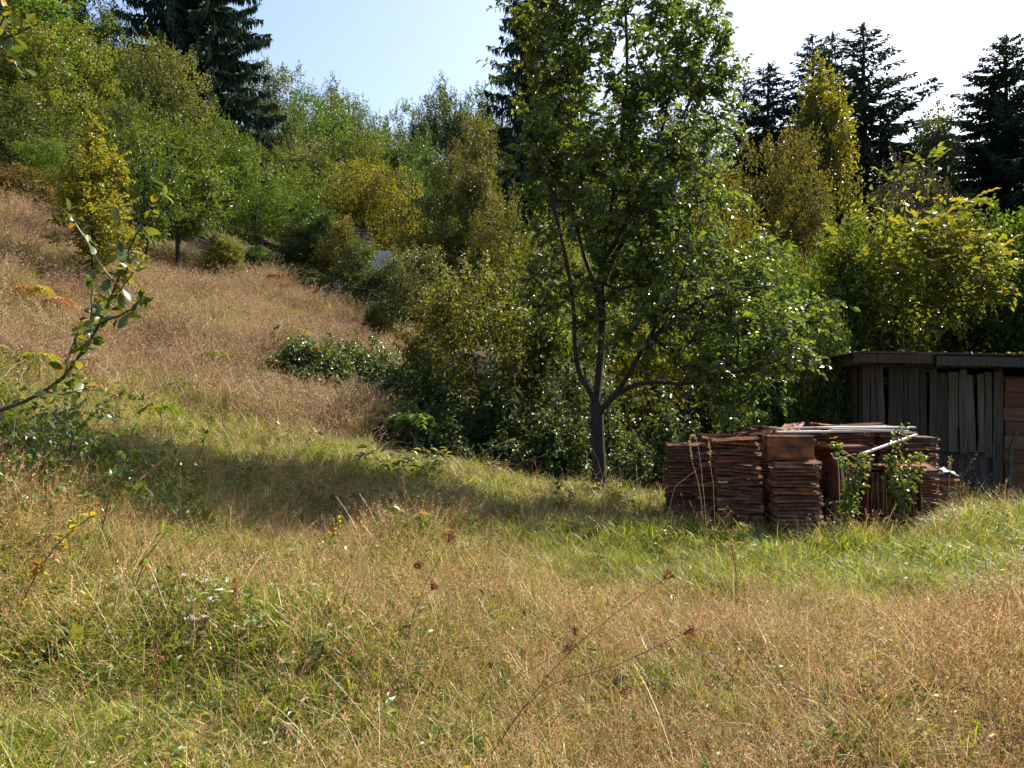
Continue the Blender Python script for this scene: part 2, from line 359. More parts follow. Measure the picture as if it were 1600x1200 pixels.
# ------------------------------------------------------------------ trees: growth
def grow(stems, targets, g, n_mid=5, twist=.25):
    """Joins each target to the nearest sensible node. stems: list of polylines, the first is the trunk; each later one starts on an earlier.
    Returns paths, per-path node lists, and per-node counts."""
    nodes, parent, paths = [], [], []
    for k, s in enumerate(stems):
        s = np.asarray(s, float); ids = []
        if k == 0: prev = -1
        else:
            prev = int(np.argmin(np.linalg.norm(np.array(nodes) - s[0], axis=1))); ids.append(prev); s = s[1:]
        for p in s:
            nodes.append(p); parent.append(prev); prev = len(nodes) - 1; ids.append(prev)
        paths.append(ids)
    base = np.array(stems[0][-1])
    start_free = max(2, int(len(stems[0]) * .3))
    N = np.array(nodes)
    order = np.argsort(np.linalg.norm(targets - np.array(stems[0]).mean(0), axis=1))
    for t in targets[order]:
        d = t - N; L = np.linalg.norm(d, axis=1)
        cost = L * (1 + .9 * np.clip(-d[:, 2] / np.maximum(L, 1e-6), 0, 1)); cost[:start_free] += 50
        b = int(np.argmin(cost)); p0 = N[b]; l = L[b]
        if l < 1e-3: continue
        par = parent[b]; dirp = nrm(p0 - N[par]) if par >= 0 else np.array((0, 0, 1.))
        c = p0 + dirp * l * .35 + np.array((0, 0, .10 * l)) + g.normal(size=3) * l * .06
        u = np.linspace(0, 1, n_mid)[1:, None]
        pts = (1 - u) ** 2 * p0 + 2 * u * (1 - u) * c + u ** 2 * t
        ids = [b]; prev = b; new = []
        for p in pts: new.append(p); parent.append(prev); prev = len(parent) - 1; ids.append(prev)
        N = np.vstack([N, new]); paths.append(ids)
    cnt = np.zeros(len(N)); leaf = np.ones(len(N), bool)
    for p in parent:
        if p >= 0: leaf[p] = False
    cnt[leaf] = 1
    for i in range(len(N) - 1, -1, -1):
        if parent[i] >= 0: cnt[parent[i]] += cnt[i]
    return N, paths, cnt

def in_lobes(lobes, n, g, inner=.45):
    """points in a union of ellipsoids (c, r), more towards the surface."""
    vol = np.array([r[0] * r[1] * r[2] for _, r in lobes]) ** .8
    k = g.choice(len(lobes), n, p=vol / vol.sum())
    d = unit(n, g); rad = inner + (1 - inner) * g.random(n) ** .6
    C = np.array([c for c, _ in lobes], float)[k]; S = np.array([r for _, r in lobes], float)[k]
    return C + d * rad[:, None] * S

def sprays(S, D, L, per, size, width, g, tmpl=LEAF6, droop=.35, up=.8, jit=.5):
    """leaves set alternately along twigs S + D*L."""
    k = len(S); t = (np.arange(per) + .6) / per
    P = S[:, None] + D[:, None] * (L[:, None] * t[None])[..., None]
    P[..., 2] -= (droop * .25 * L[:, None] * t[None] ** 2)
    side = nrm(np.cross(D, np.array((0, 0, 1.)) + g.normal(size=(k, 3)) * .3))
    sg = np.where(np.arange(per) % 2 == 0, 1., -1.)
    A = D[:, None] * .55 + side[:, None] * sg[None, :, None] * .8 + g.normal(size=(k, per, 3)) * .35
    A[..., 2] -= droop
    Nn = g.normal(size=(k, per, 3)) * jit; Nn[..., 2] += up
    n = k * per
    sz = size * (.65 + .6 * g.random(n))
    return leaf_cloud(P.reshape(-1, 3), A.reshape(-1, 3), Nn.reshape(-1, 3), sz, width, tmpl, g)

def clumps(T, per, sigma, flat, size, width, g, centre, tmpl=LEAF2, up=.45, outw=.35, ownw=.75, jit=.55):
    """leaf balls of radius about 1.6 sigma round each target, thin inside, leaves facing out of their ball."""
    k = len(T); n = k * per
    d = unit(n, g); rad = 1.6 * sigma * (.35 + .65 * g.random(n) ** .5) * np.repeat(g.uniform(.6, 1.25, k), per)
    rad *= 1 + .25 * np.sin(5 * d[:, 0] + 3 * d[:, 2] + np.repeat(g.random(k) * 6, per))
    off = d * rad[:, None]; off[:, 2] *= flat
    P = np.repeat(T, per, 0) + off
    Nn = nrm(P - centre) * outw + d * ownw + g.normal(size=(n, 3)) * jit; Nn[:, 2] += up
    A = d * .7 + g.normal(size=(n, 3)) * .8; A[:, 2] -= .3
    return leaf_cloud(P, A, Nn, size * (.45 + .95 * g.random(n) ** 1.3), width, tmpl, g, rnd=np.clip(np.repeat(g.normal(.5, .16, k), per) + g.normal(0, .2, n), 0, 1))

def branch_mesh(name, N, paths, cnt, rtip, power, mat, sides=5, skip=0):
    rad = rtip * cnt ** power
    P, Rr = [], []
    for ids in paths[skip:]:
        p = N[ids]; r = rad[ids].copy()
        if len(ids) > 1: r[0] = min(r[0], r[1] * 1.25)
        P.append(p); Rr.append(r)
    return tube_mesh(name, P, Rr, mat, sides)

TEMPL = {}
def broad(key, seed, Ht, rx, zb, K, per, leaf, sigma, nl=5, power=.42, rtip=.012, shape='round', flat=.65, width=.62, stems=1):
    g = np.random.default_rng(seed)
    zc = (Ht + zb) / 2; rz = (Ht - zb) / 2
    lobes = [((0, 0, zc), (rx * .8, rx * .8, rz * .92))]
    for i in range(nl):
        a = 2 * np.pi * (i + g.random() * .8) / nl; f = .45 + .25 * g.random(); s = .38 + .2 * g.random()
        if shape == 'column': zz = zb + (Ht - zb) * (.15 + .6 * g.random()); f *= .8 * (1.15 - (zz - zb) / (Ht - zb)); s *= .9
        else: zz = zc + rz * g.uniform(-.55, .55)
        lobes.append(((math.cos(a) * rx * f, math.sin(a) * rx * f, zz), (rx * s, rx * s, rz * s * .8)))
    if shape == 'column': lobes[0] = ((0, 0, zb + (Ht - zb) * .42), (rx * .75, rx * .75, (Ht - zb) * .44)); lobes.append(((0, 0, Ht * .8), (rx * .35, rx * .35, Ht * .2)))
    T = in_lobes(lobes, K, g)
    T = T[T[:, 2] > max(zb * .7, .1)]
    ss = []
    for q in range(stems):
        b = np.array((0, 0, -.25)) if q == 0 else ss[0][0] + np.array((0, 0, .3))
        lean = g.normal(size=2) * (.04 if stems == 1 else .14) * Ht
        ss.append(curve([b, b + (lean[0] * .3 + g.normal() * .03 * rx, lean[1] * .3, Ht * .3), b + (lean[0], lean[1], Ht * .78)], 9))
    N, paths, cnt = grow(ss, T, g, 4)
    trunk = branch_mesh(key + '_trunk', N, paths, cnt, rtip, power, M['bark'], 5)
    c = np.array((0, 0, zc - rz * .3))
    V, F, rn = clumps(T, int(per * .8), sigma, flat, leaf, width, g, c)
    ns_ = int(K * 1.1); pk = T[g.integers(len(T), size=ns_)]; o_ = nrm(pk - c)
    D = nrm(o_ * .8 + g.normal(size=(ns_, 3)) * .4 + np.array((0, 0, .55))); Ls = g.uniform(.5, 1.9 if key in ('column', 'sapling', 'hazel', 'wispy', 'loose') else 1.35, ns_) * sigma * 1.7
    V2, F2, r2 = sprays(pk + o_ * sigma * .5, D, Ls, 14, leaf, width, g, LEAF2, .35, .7, .6)
    r2 = np.clip(np.repeat(g.normal(.5, .16, ns_), 28) + g.normal(0, .2, len(r2)), 0, 1)
    F = np.concatenate([F, F2 + len(V)]); V = np.concatenate([V, V2]); rn = np.concatenate([rn, r2])
    crown = make_mesh(key + '_crown', V, [F], [M['green']], rnd=rn)
    Va = np.asarray(V); Ht = float(np.quantile(Va[:, 2], .995)); rx = float(np.quantile(np.hypot(Va[:, 0], Va[:, 1]), .93))
    TEMPL[key] = (trunk, crown, Ht, rx)

def spruce(key, seed, Ht, Rb, dens=1.0, droop=1.0, step=.0235):
    g = np.random.default_rng(seed)
    P, A, Nn, S, bp, br = [], [], [], [], [], []
    z = Ht * .05
    while z < Ht * .985:
        f = z / Ht
        L0 = Rb * (1 - f) ** .82 + .12
        nb = int(g.integers(5, 8))
        a0 = g.random() * 6.28
        for i in range(nb):
            a = a0 + 6.283 * i / nb + g.normal() * .2; L = L0 * g.uniform(.68, 1.12) * (1.15 if g.random() < .08 else 1)
            zz = z + g.normal() * .1
            e = (.75 * f ** 2 - .12 * (1 - f)) ; sag = .28 * droop * (1 - f)
            t = np.linspace(0, 1, 7)
            rr = L * t; zzz = zz + e * rr - sag * L * (1.6 * t ** 1.4 - 1.25 * t ** 3)
            pts = np.stack([np.cos(a) * rr, np.sin(a) * rr, zzz], 1)
            bp.append(pts); br.append(np.linspace(.012 + .008 * L, .004, 7))
            m = int(max(6, L * 34 * dens))
            u = g.random(m) ** .8 * .93 + .07
            q = np.stack([np.interp(u, t, pts[:, k]) for k in range(3)], 1)
            ra = np.array((math.cos(a), math.sin(a), 0)); sd = np.array((-math.sin(a), math.cos(a), 0))
            sg = g.choice([-1., 1.], m)[:, None]; hang = (g.random(m) < .45 * droop)[:, None]
            Ad = ra * .75 + sd * sg * .75 + np.array((0, 0, -.15)) + g.normal(size=(m, 3)) * .2
            Ah = np.array((0, 0, -1.)) + ra * .25 + g.normal(size=(m, 3)) * .22
            Aa = np.where(hang, Ah, Ad)
            P.append(q); A.append(Aa); Nn.append(np.array((0, 0, .8)) + np.where(hang, ra * 1.2, 0) + g.normal(size=(m, 3)) * .4)
            S.append((.22 + .30 * (1 - u) * min(1, L / 2) + .1 * hang[:, 0] * (1 - f)) * g.uniform(.7, 1.25, m) * (1 - .35 * f))
        z += Ht * step * g.uniform(.8, 1.2)
    P = np.concatenate(P); A = np.concatenate(A); Nn = np.concatenate(Nn); S = np.concatenate(S)
    tip = np.array([(0, 0, Ht - .5), (0, 0, Ht - .3)]); P = np.vstack([P, tip]); A = np.vstack([A, [(0, .05, 1), (.05, 0, 1)]]); Nn = np.vstack([Nn, [(1, 0, 0), (0, 1, 0)]]); S = np.append(S, [.5, .4])
    V, F, rn = leaf_cloud(P, A, Nn, S * 1.1, .28, LEAF2, g)
    crown = make_mesh(key + '_crown', V, [F], [M['spruce']], rnd=rn)
    bp.append(curve([(0, 0, -.3), (0, 0, Ht * .5), (0, 0, Ht)], 7)); br.append(np.linspace(Ht * .014, .01, 7))
    trunk = tube_mesh(key + '_trunk', bp, br, M['bark'], 4)
    TEMPL[key] = (trunk, crown, Ht, Rb)

broad('oakish', 11, 12, 4.2, 1.2, 230, 105, .19, .50)
broad('roundish', 12, 11, 4.4, 1.0, 250, 105, .18, .48, nl=7)
broad('tallish', 13, 13, 3.4, 1.0, 230, 105, .18, .46, nl=6)
broad('loose', 14, 10, 3.4, .8, 210, 85, .16, .42, nl=6)
broad('column', 15, 13, 2.3, .8, 210, 100, .16, .38, nl=7, shape='column')
broad('orchard', 16, 5.2, 1.7, .9, 180, 75, .10, .22, nl=6, stems=2)
broad('orchard_b', 21, 5.0, 1.6, 1.1, 170, 75, .10, .21, nl=5)
broad('sapling', 17, 5.5, 1.15, .5, 130, 70, .11, .18, nl=5, shape='column')
broad('shrub', 18, 2.6, 1.3, -.1, 220, 85, .085, .18, nl=6, stems=3, rtip=.005)
broad('shrub_b', 19, 3.4, 1.2, -.1, 230, 85, .085, .19, nl=6, stems=3, rtip=.005)
broad('hazel', 22, 3.4, 1.7, .1, 150, 60, .10, .20, nl=9, stems=3, rtip=.005)
broad('wispy', 20, 4.2, 1.3, .5, 130, 60, .095, .20, nl=6, stems=3, rtip=.005)
spruce('spruce_a', 31, 18, 4.0, 1.3); spruce('spruce_b', 32, 17, 3.3, 1.5, .7); spruce('spruce_c', 33, 20, 4.4, 1.5, 1.3, .014); spruce('spruce_d', 34, 8, 1.6, 1.2, .6)

def tree(name, tm, px, Y, top, hw, mat, label, group=None, rz=None, cat='tree', base=None):
    tr, cr, Ht, rx = TEMPL[tm]
    x = PX(px, Y); zg = float(H(x, Y)) if base is None else base
    h = PZ(top, Y) - zg; r = hw / FPX * Y
    t = thing(name, label, cat, (x, Y, zg), group, rng.random() * 6.28 if rz is None else rz)
    t.scale = (r / rx, r / rx, h / Ht)
    link('trunk', tr, t)
    c = link('crown', cr, t)
    c.material_slots[0].link = 'OBJECT'; c.material_slots[0].material = M[mat]
    return t

# ------------------------------------------------------------------ the wood behind
G_RIDGE = 'broadleaf trees of the far wooded ridge'
G_SLOPE = 'broadleaf trees filling the wooded slope'
tree('spruce_tree', 'spruce_c', 305, 44, -600, 150, 'spruce', 'huge dark dense spruce towering over the wooded slope, its tip out of the picture', 'spruces')
tree('spruce_tree', 'spruce_a', 836, 36, -330, 140, 'spruce', 'dark spruce with drooping curtain branches rising behind the plum tree crown', 'spruces')
tree('spruce_tree', 'spruce_b', 1200, 46, 100, 190, 'spruce', 'shortest dark spruce against white sky, just beside the plum tree crown', 'spruces')
tree('spruce_tree', 'spruce_a', 1162, 50, 120, 120, 'spruce', 'thin spruce half hidden between the plum tree crown and a darker spruce', 'spruces')
tree('spruce_tree', 'spruce_b', 1270, 47, 55, 175, 'spruce', 'dark spruce directly behind the yellow columnar tree', 'spruces')
tree('spruce_tree', 'spruce_b', 1300, 49, 52, 150, 'spruce', 'slim dark spruce squeezed between two taller ones behind the yellow tree', 'spruces')
tree('spruce_tree', 'spruce_a', 1349, 44, 38, 270, 'spruce', 'broad dark spruce with long rising boughs, its pointed top clear of the others', 'spruces', 1.0)
tree('spruce_tree', 'spruce_c', 1572, 42, 55, 260, 'spruce', 'tall dark spruce at the picture edge above the walnut bush', 'spruces')
tree('spruce_tree', 'spruce_d', 604, 78, 180, 22, 'grey', 'small pale spruce tip standing in the dip of the skyline', 'spruces')
# ridge and slopes
RIDGE_L = iter(['green skyline tree immediately beside the huge spruce', 'green skyline tree in the middle of the near ridge', 'last green skyline tree before the dip in the ridge', 'green tree just under the near ridge skyline, beside the huge spruce',
    'grey green skyline tree just after the dip in the ridge', 'dark round tree highest on the far ridge', 'dark skyline tree following the highest one on the far ridge', 'tall dark skyline tree next to the plum tree crown',
    'dark ridge tree showing at the plum crown edge', 'dark round ridge tree behind the plum crown', 'dark ridge tree behind the middle of the plum crown', 'round ridge tree behind the outer plum branches', 'tall ridge tree between plum crown and spruces'])
SLOPE_L = iter(['dark green tree on the slope below the huge spruce', 'grey green tree on the slope under the near ridge', 'round green tree on the slope under the middle of the near ridge', 'green tree filling the bottom of the skyline dip', 'dark round tree under the far ridge dip',
    'reddish brown tall tree under the highest far ridge tree', 'olive tree on the slope beside the plum crown', 'dark green tree right above the golden tree', 'dark round tree behind the golden tree top', 'dark tree above the old roof, before the ridge slope',
    'tall green tree on the slope between spruce and old roof', 'olive tree behind the plum tree trunk side crown', 'dark round slope tree behind the plum crown middle', 'dark slope tree behind the plum limbs', 'olive round slope tree behind the outer plum branches',
    'dark round tree between the golden tree and the tall olive one', 'dark tree low between the broad spruce and the edge spruce', 'dark round tree under the edge spruce', 'dark tree beyond the picture edge above the shed', 'dark tree behind the golden olive tree'])
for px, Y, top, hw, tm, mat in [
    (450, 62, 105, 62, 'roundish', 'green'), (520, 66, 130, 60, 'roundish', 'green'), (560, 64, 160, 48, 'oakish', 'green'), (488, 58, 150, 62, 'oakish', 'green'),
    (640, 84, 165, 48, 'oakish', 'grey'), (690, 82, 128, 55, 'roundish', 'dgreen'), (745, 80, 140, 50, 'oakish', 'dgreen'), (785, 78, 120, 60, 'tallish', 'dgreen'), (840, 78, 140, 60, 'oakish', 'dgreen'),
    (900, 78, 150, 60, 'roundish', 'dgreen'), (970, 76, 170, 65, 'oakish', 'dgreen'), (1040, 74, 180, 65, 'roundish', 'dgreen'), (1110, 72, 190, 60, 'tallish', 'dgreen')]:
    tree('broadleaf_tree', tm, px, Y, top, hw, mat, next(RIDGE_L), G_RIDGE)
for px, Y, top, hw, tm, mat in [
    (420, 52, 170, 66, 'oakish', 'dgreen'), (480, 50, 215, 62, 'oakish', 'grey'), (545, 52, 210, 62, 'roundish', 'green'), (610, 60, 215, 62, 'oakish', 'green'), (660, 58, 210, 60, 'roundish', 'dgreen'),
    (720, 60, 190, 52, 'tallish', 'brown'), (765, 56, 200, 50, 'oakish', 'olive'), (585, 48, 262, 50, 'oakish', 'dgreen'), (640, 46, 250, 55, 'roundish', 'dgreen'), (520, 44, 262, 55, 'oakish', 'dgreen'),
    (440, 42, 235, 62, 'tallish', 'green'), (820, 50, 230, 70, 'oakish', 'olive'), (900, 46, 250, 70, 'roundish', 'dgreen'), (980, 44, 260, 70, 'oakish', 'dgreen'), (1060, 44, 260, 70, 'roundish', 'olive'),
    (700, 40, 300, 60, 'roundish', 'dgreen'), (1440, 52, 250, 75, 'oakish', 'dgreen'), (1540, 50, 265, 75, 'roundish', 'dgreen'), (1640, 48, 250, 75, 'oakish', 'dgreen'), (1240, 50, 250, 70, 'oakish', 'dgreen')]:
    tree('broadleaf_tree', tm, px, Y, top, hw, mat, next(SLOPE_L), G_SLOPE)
# the tall mass on the hillside
tree('broadleaf_tree', 'tallish', -60, 34, -130, 150, 'green', 'tall green tree at the top corner whose lower boughs reach the hill crest')
tree('broadleaf_tree', 'oakish', 45, 36, -20, 100, 'ygreen', 'large yellow green tree at the crest corner, its top touching the picture edge')
tree('broadleaf_tree', 'tallish', 75, 40, -70, 95, 'green', 'tall dark topped tree behind the crest corner trees, touching the top edge')
tree('broadleaf_tree', 'loose', 165, 42, -10, 70, 'ygreen', 'thin topped yellow green tree just beside the huge spruce')
tree('broadleaf_tree', 'roundish', 110, 33, 40, 95, 'ygreen', 'bright yellow green rounded tree between the crest corner and the spruce')
tree('broadleaf_tree', 'tallish', 170, 38, 40, 80, 'green', 'green tree whose top stands just beside the huge spruce')
tree('broadleaf_tree', 'loose', 30, 27, 130, 90, 'dgreen', 'dark leafy tree shading the dry hill crest at the picture edge')
tree('broadleaf_tree', 'loose', 90, 25.5, 215, 60, 'green', 'low green tree behind the yellow ash sapling on the crest')
tree('broadleaf_tree', 'roundish', 278, 37, 80, 80, 'olive', 'olive brown tree growing in front of the huge spruce')
tree('broadleaf_tree', 'oakish', 345, 34, 190, 62, 'green', 'green tree below the huge spruce, above the orchard trees')
tree('broadleaf_tree', 'roundish', 215, 31, 150, 70, 'green', 'green tree immediately behind the orchard tree crowns')
tree('orchard_tree', 'orchard', 228, on_ground(215, 422, .15), 200, 58, 'green', 'orchard tree with a dark forked trunk on the dry hillside', 'orchard trees on the hill', 1.0)
tree('orchard_tree', 'orchard_b', 278, on_ground(270, 430, .15), 190, 84, 'green', 'green orchard tree whose thin trunk stands where the dry grass ends', 'orchard trees on the hill')
tree('ash_sapling', 'sapling', 146, on_ground(148, 425, .15) - .6, 188, 58, 'lemon', 'bright yellow ash sapling on the crest beside the orchard trees')
tree('broadleaf_tree', 'loose', 400, 33, 255, 62, 'green', 'mid green tree where the hill meadow meets the wood')
tree('broadleaf_tree', 'tallish', 465, 36, 268, 58, 'green', 'green tree standing over the old shingled roof')
tree('walnut_tree', 'roundish', 605, 35, 262, 88, 'yellow', 'golden yellow round tree glowing in the middle of the wood')
tree('broadleaf_tree', 'tallish', 730, 31, 185, 66, 'olive', 'tall olive yellow tree between the golden tree and the plum tree')
tree('slender_tree', 'wispy', 563, 26, 375, 48, 'dgreen', 'slender dark tree with a bare straight trunk below the golden tree')
tree('slender_tree', 'wispy', 533, 27.5, 340, 40, 'olive', 'thin olive tree before the right end of the old roof')
tree('slender_tree', 'wispy', 468, 28.0, 345, 36, 'dgreen', 'dark thin tree before the eave of the old roof')
tree('slender_tree', 'wispy', 500, 28.5, 330, 46, 'green', 'thin forked tree in front of the old shingled roof')
tree('willow_bush', 'wispy', 650, 23.5, 385, 55, 'grey', 'grey green bushy tree with several bare stems at its foot')
tree('willow_bush', 'shrub_b', 612, 25.5, 400, 40, 'grey', 'silvery bush before the white wall in the wood')
tree('broadleaf_tree', 'loose', 800, 26, 300, 60, 'olive', 'yellowish tree half hidden by the plum tree trunk side')
tree('broadleaf_tree', 'loose', 870, 24, 330, 70, 'ygreen', 'yellow green tree showing through the plum tree crown')
tree('broadleaf_tree', 'loose', 985, 22, 360, 75, 'green', 'green tree directly behind the plum tree limbs')
tree('broadleaf_tree', 'roundish', 1185, 27, 215, 88, 'olive', 'broad golden olive tree behind the plum tree and before the spruces')
tree('broadleaf_tree', 'loose', 1110, 23, 280, 75, 'ygreen', 'yellow green tree against the golden olive tree')
tree('columnar_tree', 'column', 1283, 33, 108, 58, 'ygreen', 'bright yellow green columnar tree standing before dark spruces')
tree('broadleaf_tree', 'loose', 1215, 21, 385, 85, 'green', 'green leafy tree above the tile stacks behind the plum branches')
tree('broadleaf_tree', 'roundish', 1405, 29, 255, 80, 'purple', 'dull purplish round tree below the broad spruce')
tree('broadleaf_tree', 'column', 1468, 40, 172, 48, 'grey', 'hazy grey green tree between the broad spruce and the edge spruce')
tree('broadleaf_tree', 'column', 1440, 42, 195, 35, 'dgreen', 'small dark tree beside the hazy grey green one')
# hedge trees behind the shed
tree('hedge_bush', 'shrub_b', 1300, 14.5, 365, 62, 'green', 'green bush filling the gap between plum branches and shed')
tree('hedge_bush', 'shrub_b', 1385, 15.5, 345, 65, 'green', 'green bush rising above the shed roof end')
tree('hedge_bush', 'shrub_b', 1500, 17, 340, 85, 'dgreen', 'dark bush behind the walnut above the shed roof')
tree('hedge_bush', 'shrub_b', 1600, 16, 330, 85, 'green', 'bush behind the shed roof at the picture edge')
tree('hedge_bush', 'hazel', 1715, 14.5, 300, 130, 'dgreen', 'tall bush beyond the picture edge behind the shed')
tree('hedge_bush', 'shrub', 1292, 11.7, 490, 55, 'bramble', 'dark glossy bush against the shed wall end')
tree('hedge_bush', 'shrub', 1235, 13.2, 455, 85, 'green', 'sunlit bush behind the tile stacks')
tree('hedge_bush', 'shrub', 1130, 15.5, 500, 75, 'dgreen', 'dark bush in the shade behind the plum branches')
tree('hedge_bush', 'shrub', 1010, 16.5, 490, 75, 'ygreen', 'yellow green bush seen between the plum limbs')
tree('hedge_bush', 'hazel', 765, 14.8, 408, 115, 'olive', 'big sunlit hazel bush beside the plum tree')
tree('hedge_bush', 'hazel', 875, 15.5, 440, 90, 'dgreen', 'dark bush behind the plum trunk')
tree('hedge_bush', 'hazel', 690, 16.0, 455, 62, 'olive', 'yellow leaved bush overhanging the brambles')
tree('hedge_bush', 'shrub', 350, 25.5, 365, 38, 'ygreen', 'low yellow green bush at the meadow edge under the trees')
tree('hedge_bush', 'shrub', 405, 27, 385, 36, 'green', 'low green bush at the meadow edge beside the red sumac')
tree('hedge_bush', 'shrub', 545, 25, 455, 36, 'dgreen', 'dark low bush at the foot of the slender trees')
tree('hedge_bush', 'shrub', 475, 26.5, 415, 36, 'dgreen', 'dark low bush below the old roof')
tree('hedge_bush', 'shrub', 590, 22.5, 475, 26, 'green', 'small green bush at the lower end of the dry slope')
tree('hedge_bush', 'shrub', 40, 22, 265, 70, 'brown', 'brownish dry bush on the hill crest')

# ------------------------------------------------------------------ plum tree
def plum_tree():
    g = np.random.default_rng(5)
    Y = 11.0; x0 = PX(937, Y); zg = float(H(x0, Y))
    def q(px, py, dy=0.0): return np.array((PX(px, Y) - x0, dy, PZ(py, Y) - zg))
    base = q(937, 780); base[2] = -.15
    stems = [
        curve([base, q(936, 730), q(934, 690), q(933, 650), q(931, 628)], 9),
        curve([q(931, 628), q(936, 585, .05), q(942, 520, .1), q(942, 430, .1), q(955, 330, .1), q(970, 230, 0), q(978, 120, -.1), q(975, 10, -.1), q(970, -120, 0)], 18),
        curve([q(931, 628), q(916, 605, -.1), q(901, 575, -.15), q(896, 530, -.2), q(893, 470, -.2), q(880, 400, -.3), q(860, 320, -.35), q(846, 270, -.4), q(835, 170, -.4)], 16),
        curve([q(932, 645), q(952, 625, -.1), q(972, 596, -.2), q(994, 556, -.25), q(1020, 510, -.3), q(1050, 450, -.4), q(1075, 380, -.4), q(1100, 300, -.3)], 14),
        curve([q(957, 620, -.1), q(985, 603, -.2), q(1020, 597, -.3), q(1060, 600, -.4), q(1110, 590, -.5), q(1170, 570, -.5)], 10),
        curve([q(942, 430, .1), q(990, 350, .3), q(1030, 250, .45), q(1055, 130, .4), q(1075, 20, .3)], 11),
        curve([q(942, 470, .1), q(915, 380, .5), q(890, 250, .7), q(880, 100, .7)], 10),
        curve([q(994, 556, -.25), q(1040, 500, -.7), q(1100, 470, -1.0), q(1180, 460, -1.0)], 9),
        curve([q(942, 420, .1), q(1000, 300, -.4), q(1060, 190, -.5), q(1110, 90, -.5)], 10),
    ]
    u = Y / FPX
    lobes = [(q(965, 120), (165 * u, 1.5, 250 * u)), (q(880, 60, .1), (100 * u, 1.2, 240 * u)), (q(1075, 110, 0), (78 * u, 1.0, 190 * u)), (q(1000, 270, -.1), (165 * u, 1.3, 130 * u)),
             (q(1120, 480, -.4), (150 * u, 1.3, 115 * u)), (q(1060, 400, -.3), (140 * u, 1.2, 110 * u)), (q(1190, 560, -.4), (90 * u, 1.0, 75 * u)),
             (q(850, 330, -.1), (75 * u, .9, 120 * u)), (q(870, 460, .1), (50 * u, .7, 50 * u)), (q(960, -180), (200 * u, 1.6, 130 * u)), (q(935, 440, -.2), (85 * u, .8, 75 * u)), (q(865, 480, -.1), (60 * u, .7, 70 * u)), (q(1030, 530, -.5), (80 * u, .8, 70 * u)), (q(1120, 580, -.6), (110 * u, .9, 60 * u)), (q(1000, 400, -.2), (110 * u, 1., 90 * u)), (q(1115, 90), (35 * u, .5, 80 * u))]
    T = in_lobes(lobes, 760, g, .15); T = T[(T[:, 2] < 4.2) | (g.random(len(T)) < .92)]
    N, paths, cnt = grow(stems, T, g, 5)
    root = thing('plum_tree', 'tall plum tree with a dark forked trunk beside the stacked roof tiles', 'tree', (x0, Y, zg))
    ns = len(stems)
    rad = .0042 * cnt ** .455
    # trunk and limbs each a part, the thin branches one part
    r0 = rad.copy()
    def limb(k, nm):
        ids = paths[k]; p = N[ids]; r = r0[ids].copy()
        if k == 0: r[:] = np.linspace(.100, .090, len(r)); r[0] = .15; r[1] = .117
        else: r = np.clip(r * 1.15, np.linspace(.040, .008, len(r)), np.linspace(.070, .016, len(r))); 
        return tube_mesh(nm, [curve(p, len(p) * 2)], [np.interp(np.linspace(0, 1, len(p) * 2), np.linspace(0, 1, len(p)), r)], M['bark'], 10)
    tr = link('trunk', limb(0, 'trunk'), root)
    for k in range(1, ns): link('limb', limb(k, 'limb'), root)
    P, Rr = [], []
    for ids in paths[ns:]:
        p = N[ids]; r = np.minimum(rad[ids], .022); r[0] = min(r[0], r[1] * 1.2); P.append(p); Rr.append(r)
    # twigs
    ends = np.array([N[ids[-1]] for ids in paths[ns:]]); prev = np.array([N[ids[-3]] for ids in paths[ns:]])
    d0 = nrm(ends - prev); k = len(ends); m = 6
    mids = np.array([N[ids[-2]] for ids in paths[ns:]])
    fr = g.random((k, m, 1)); S = (ends[:, None] * fr + mids[:, None] * (1 - fr)).reshape(-1, 3)
    D = nrm(np.repeat(d0, m, 0) * .6 + g.normal(size=(k * m, 3)) * .55 + np.array((0, 0, .25)))
    ok = (S[:, 1] > -.25) | (g.random(len(S)) < .55) | (S[:, 2] < 2.6); S = S[ok]; D = D[ok]
    L = g.uniform(.16, .46, len(S))
    for s, d, l in zip(S, D, L):
        u2 = np.linspace(0, 1, 3)[:, None]; pp = s + d * l * u2; pp[:, 2] -= .09 * l * u2[:, 0] ** 2
        P.append(pp); Rr.append(np.array((.005, .0035, .002)))
    link('branches', tube_mesh('branches', P, Rr, M['bark'], 4), root).name = 'branch_work'
    V, F, rn = sprays(S, D, L, 9, .096, .54, g, LEAF6, .45, .75, .6)
    link('crown', make_mesh('plum_crown', V, [F], [M['plum']], rnd=rn), root)
plum_tree()

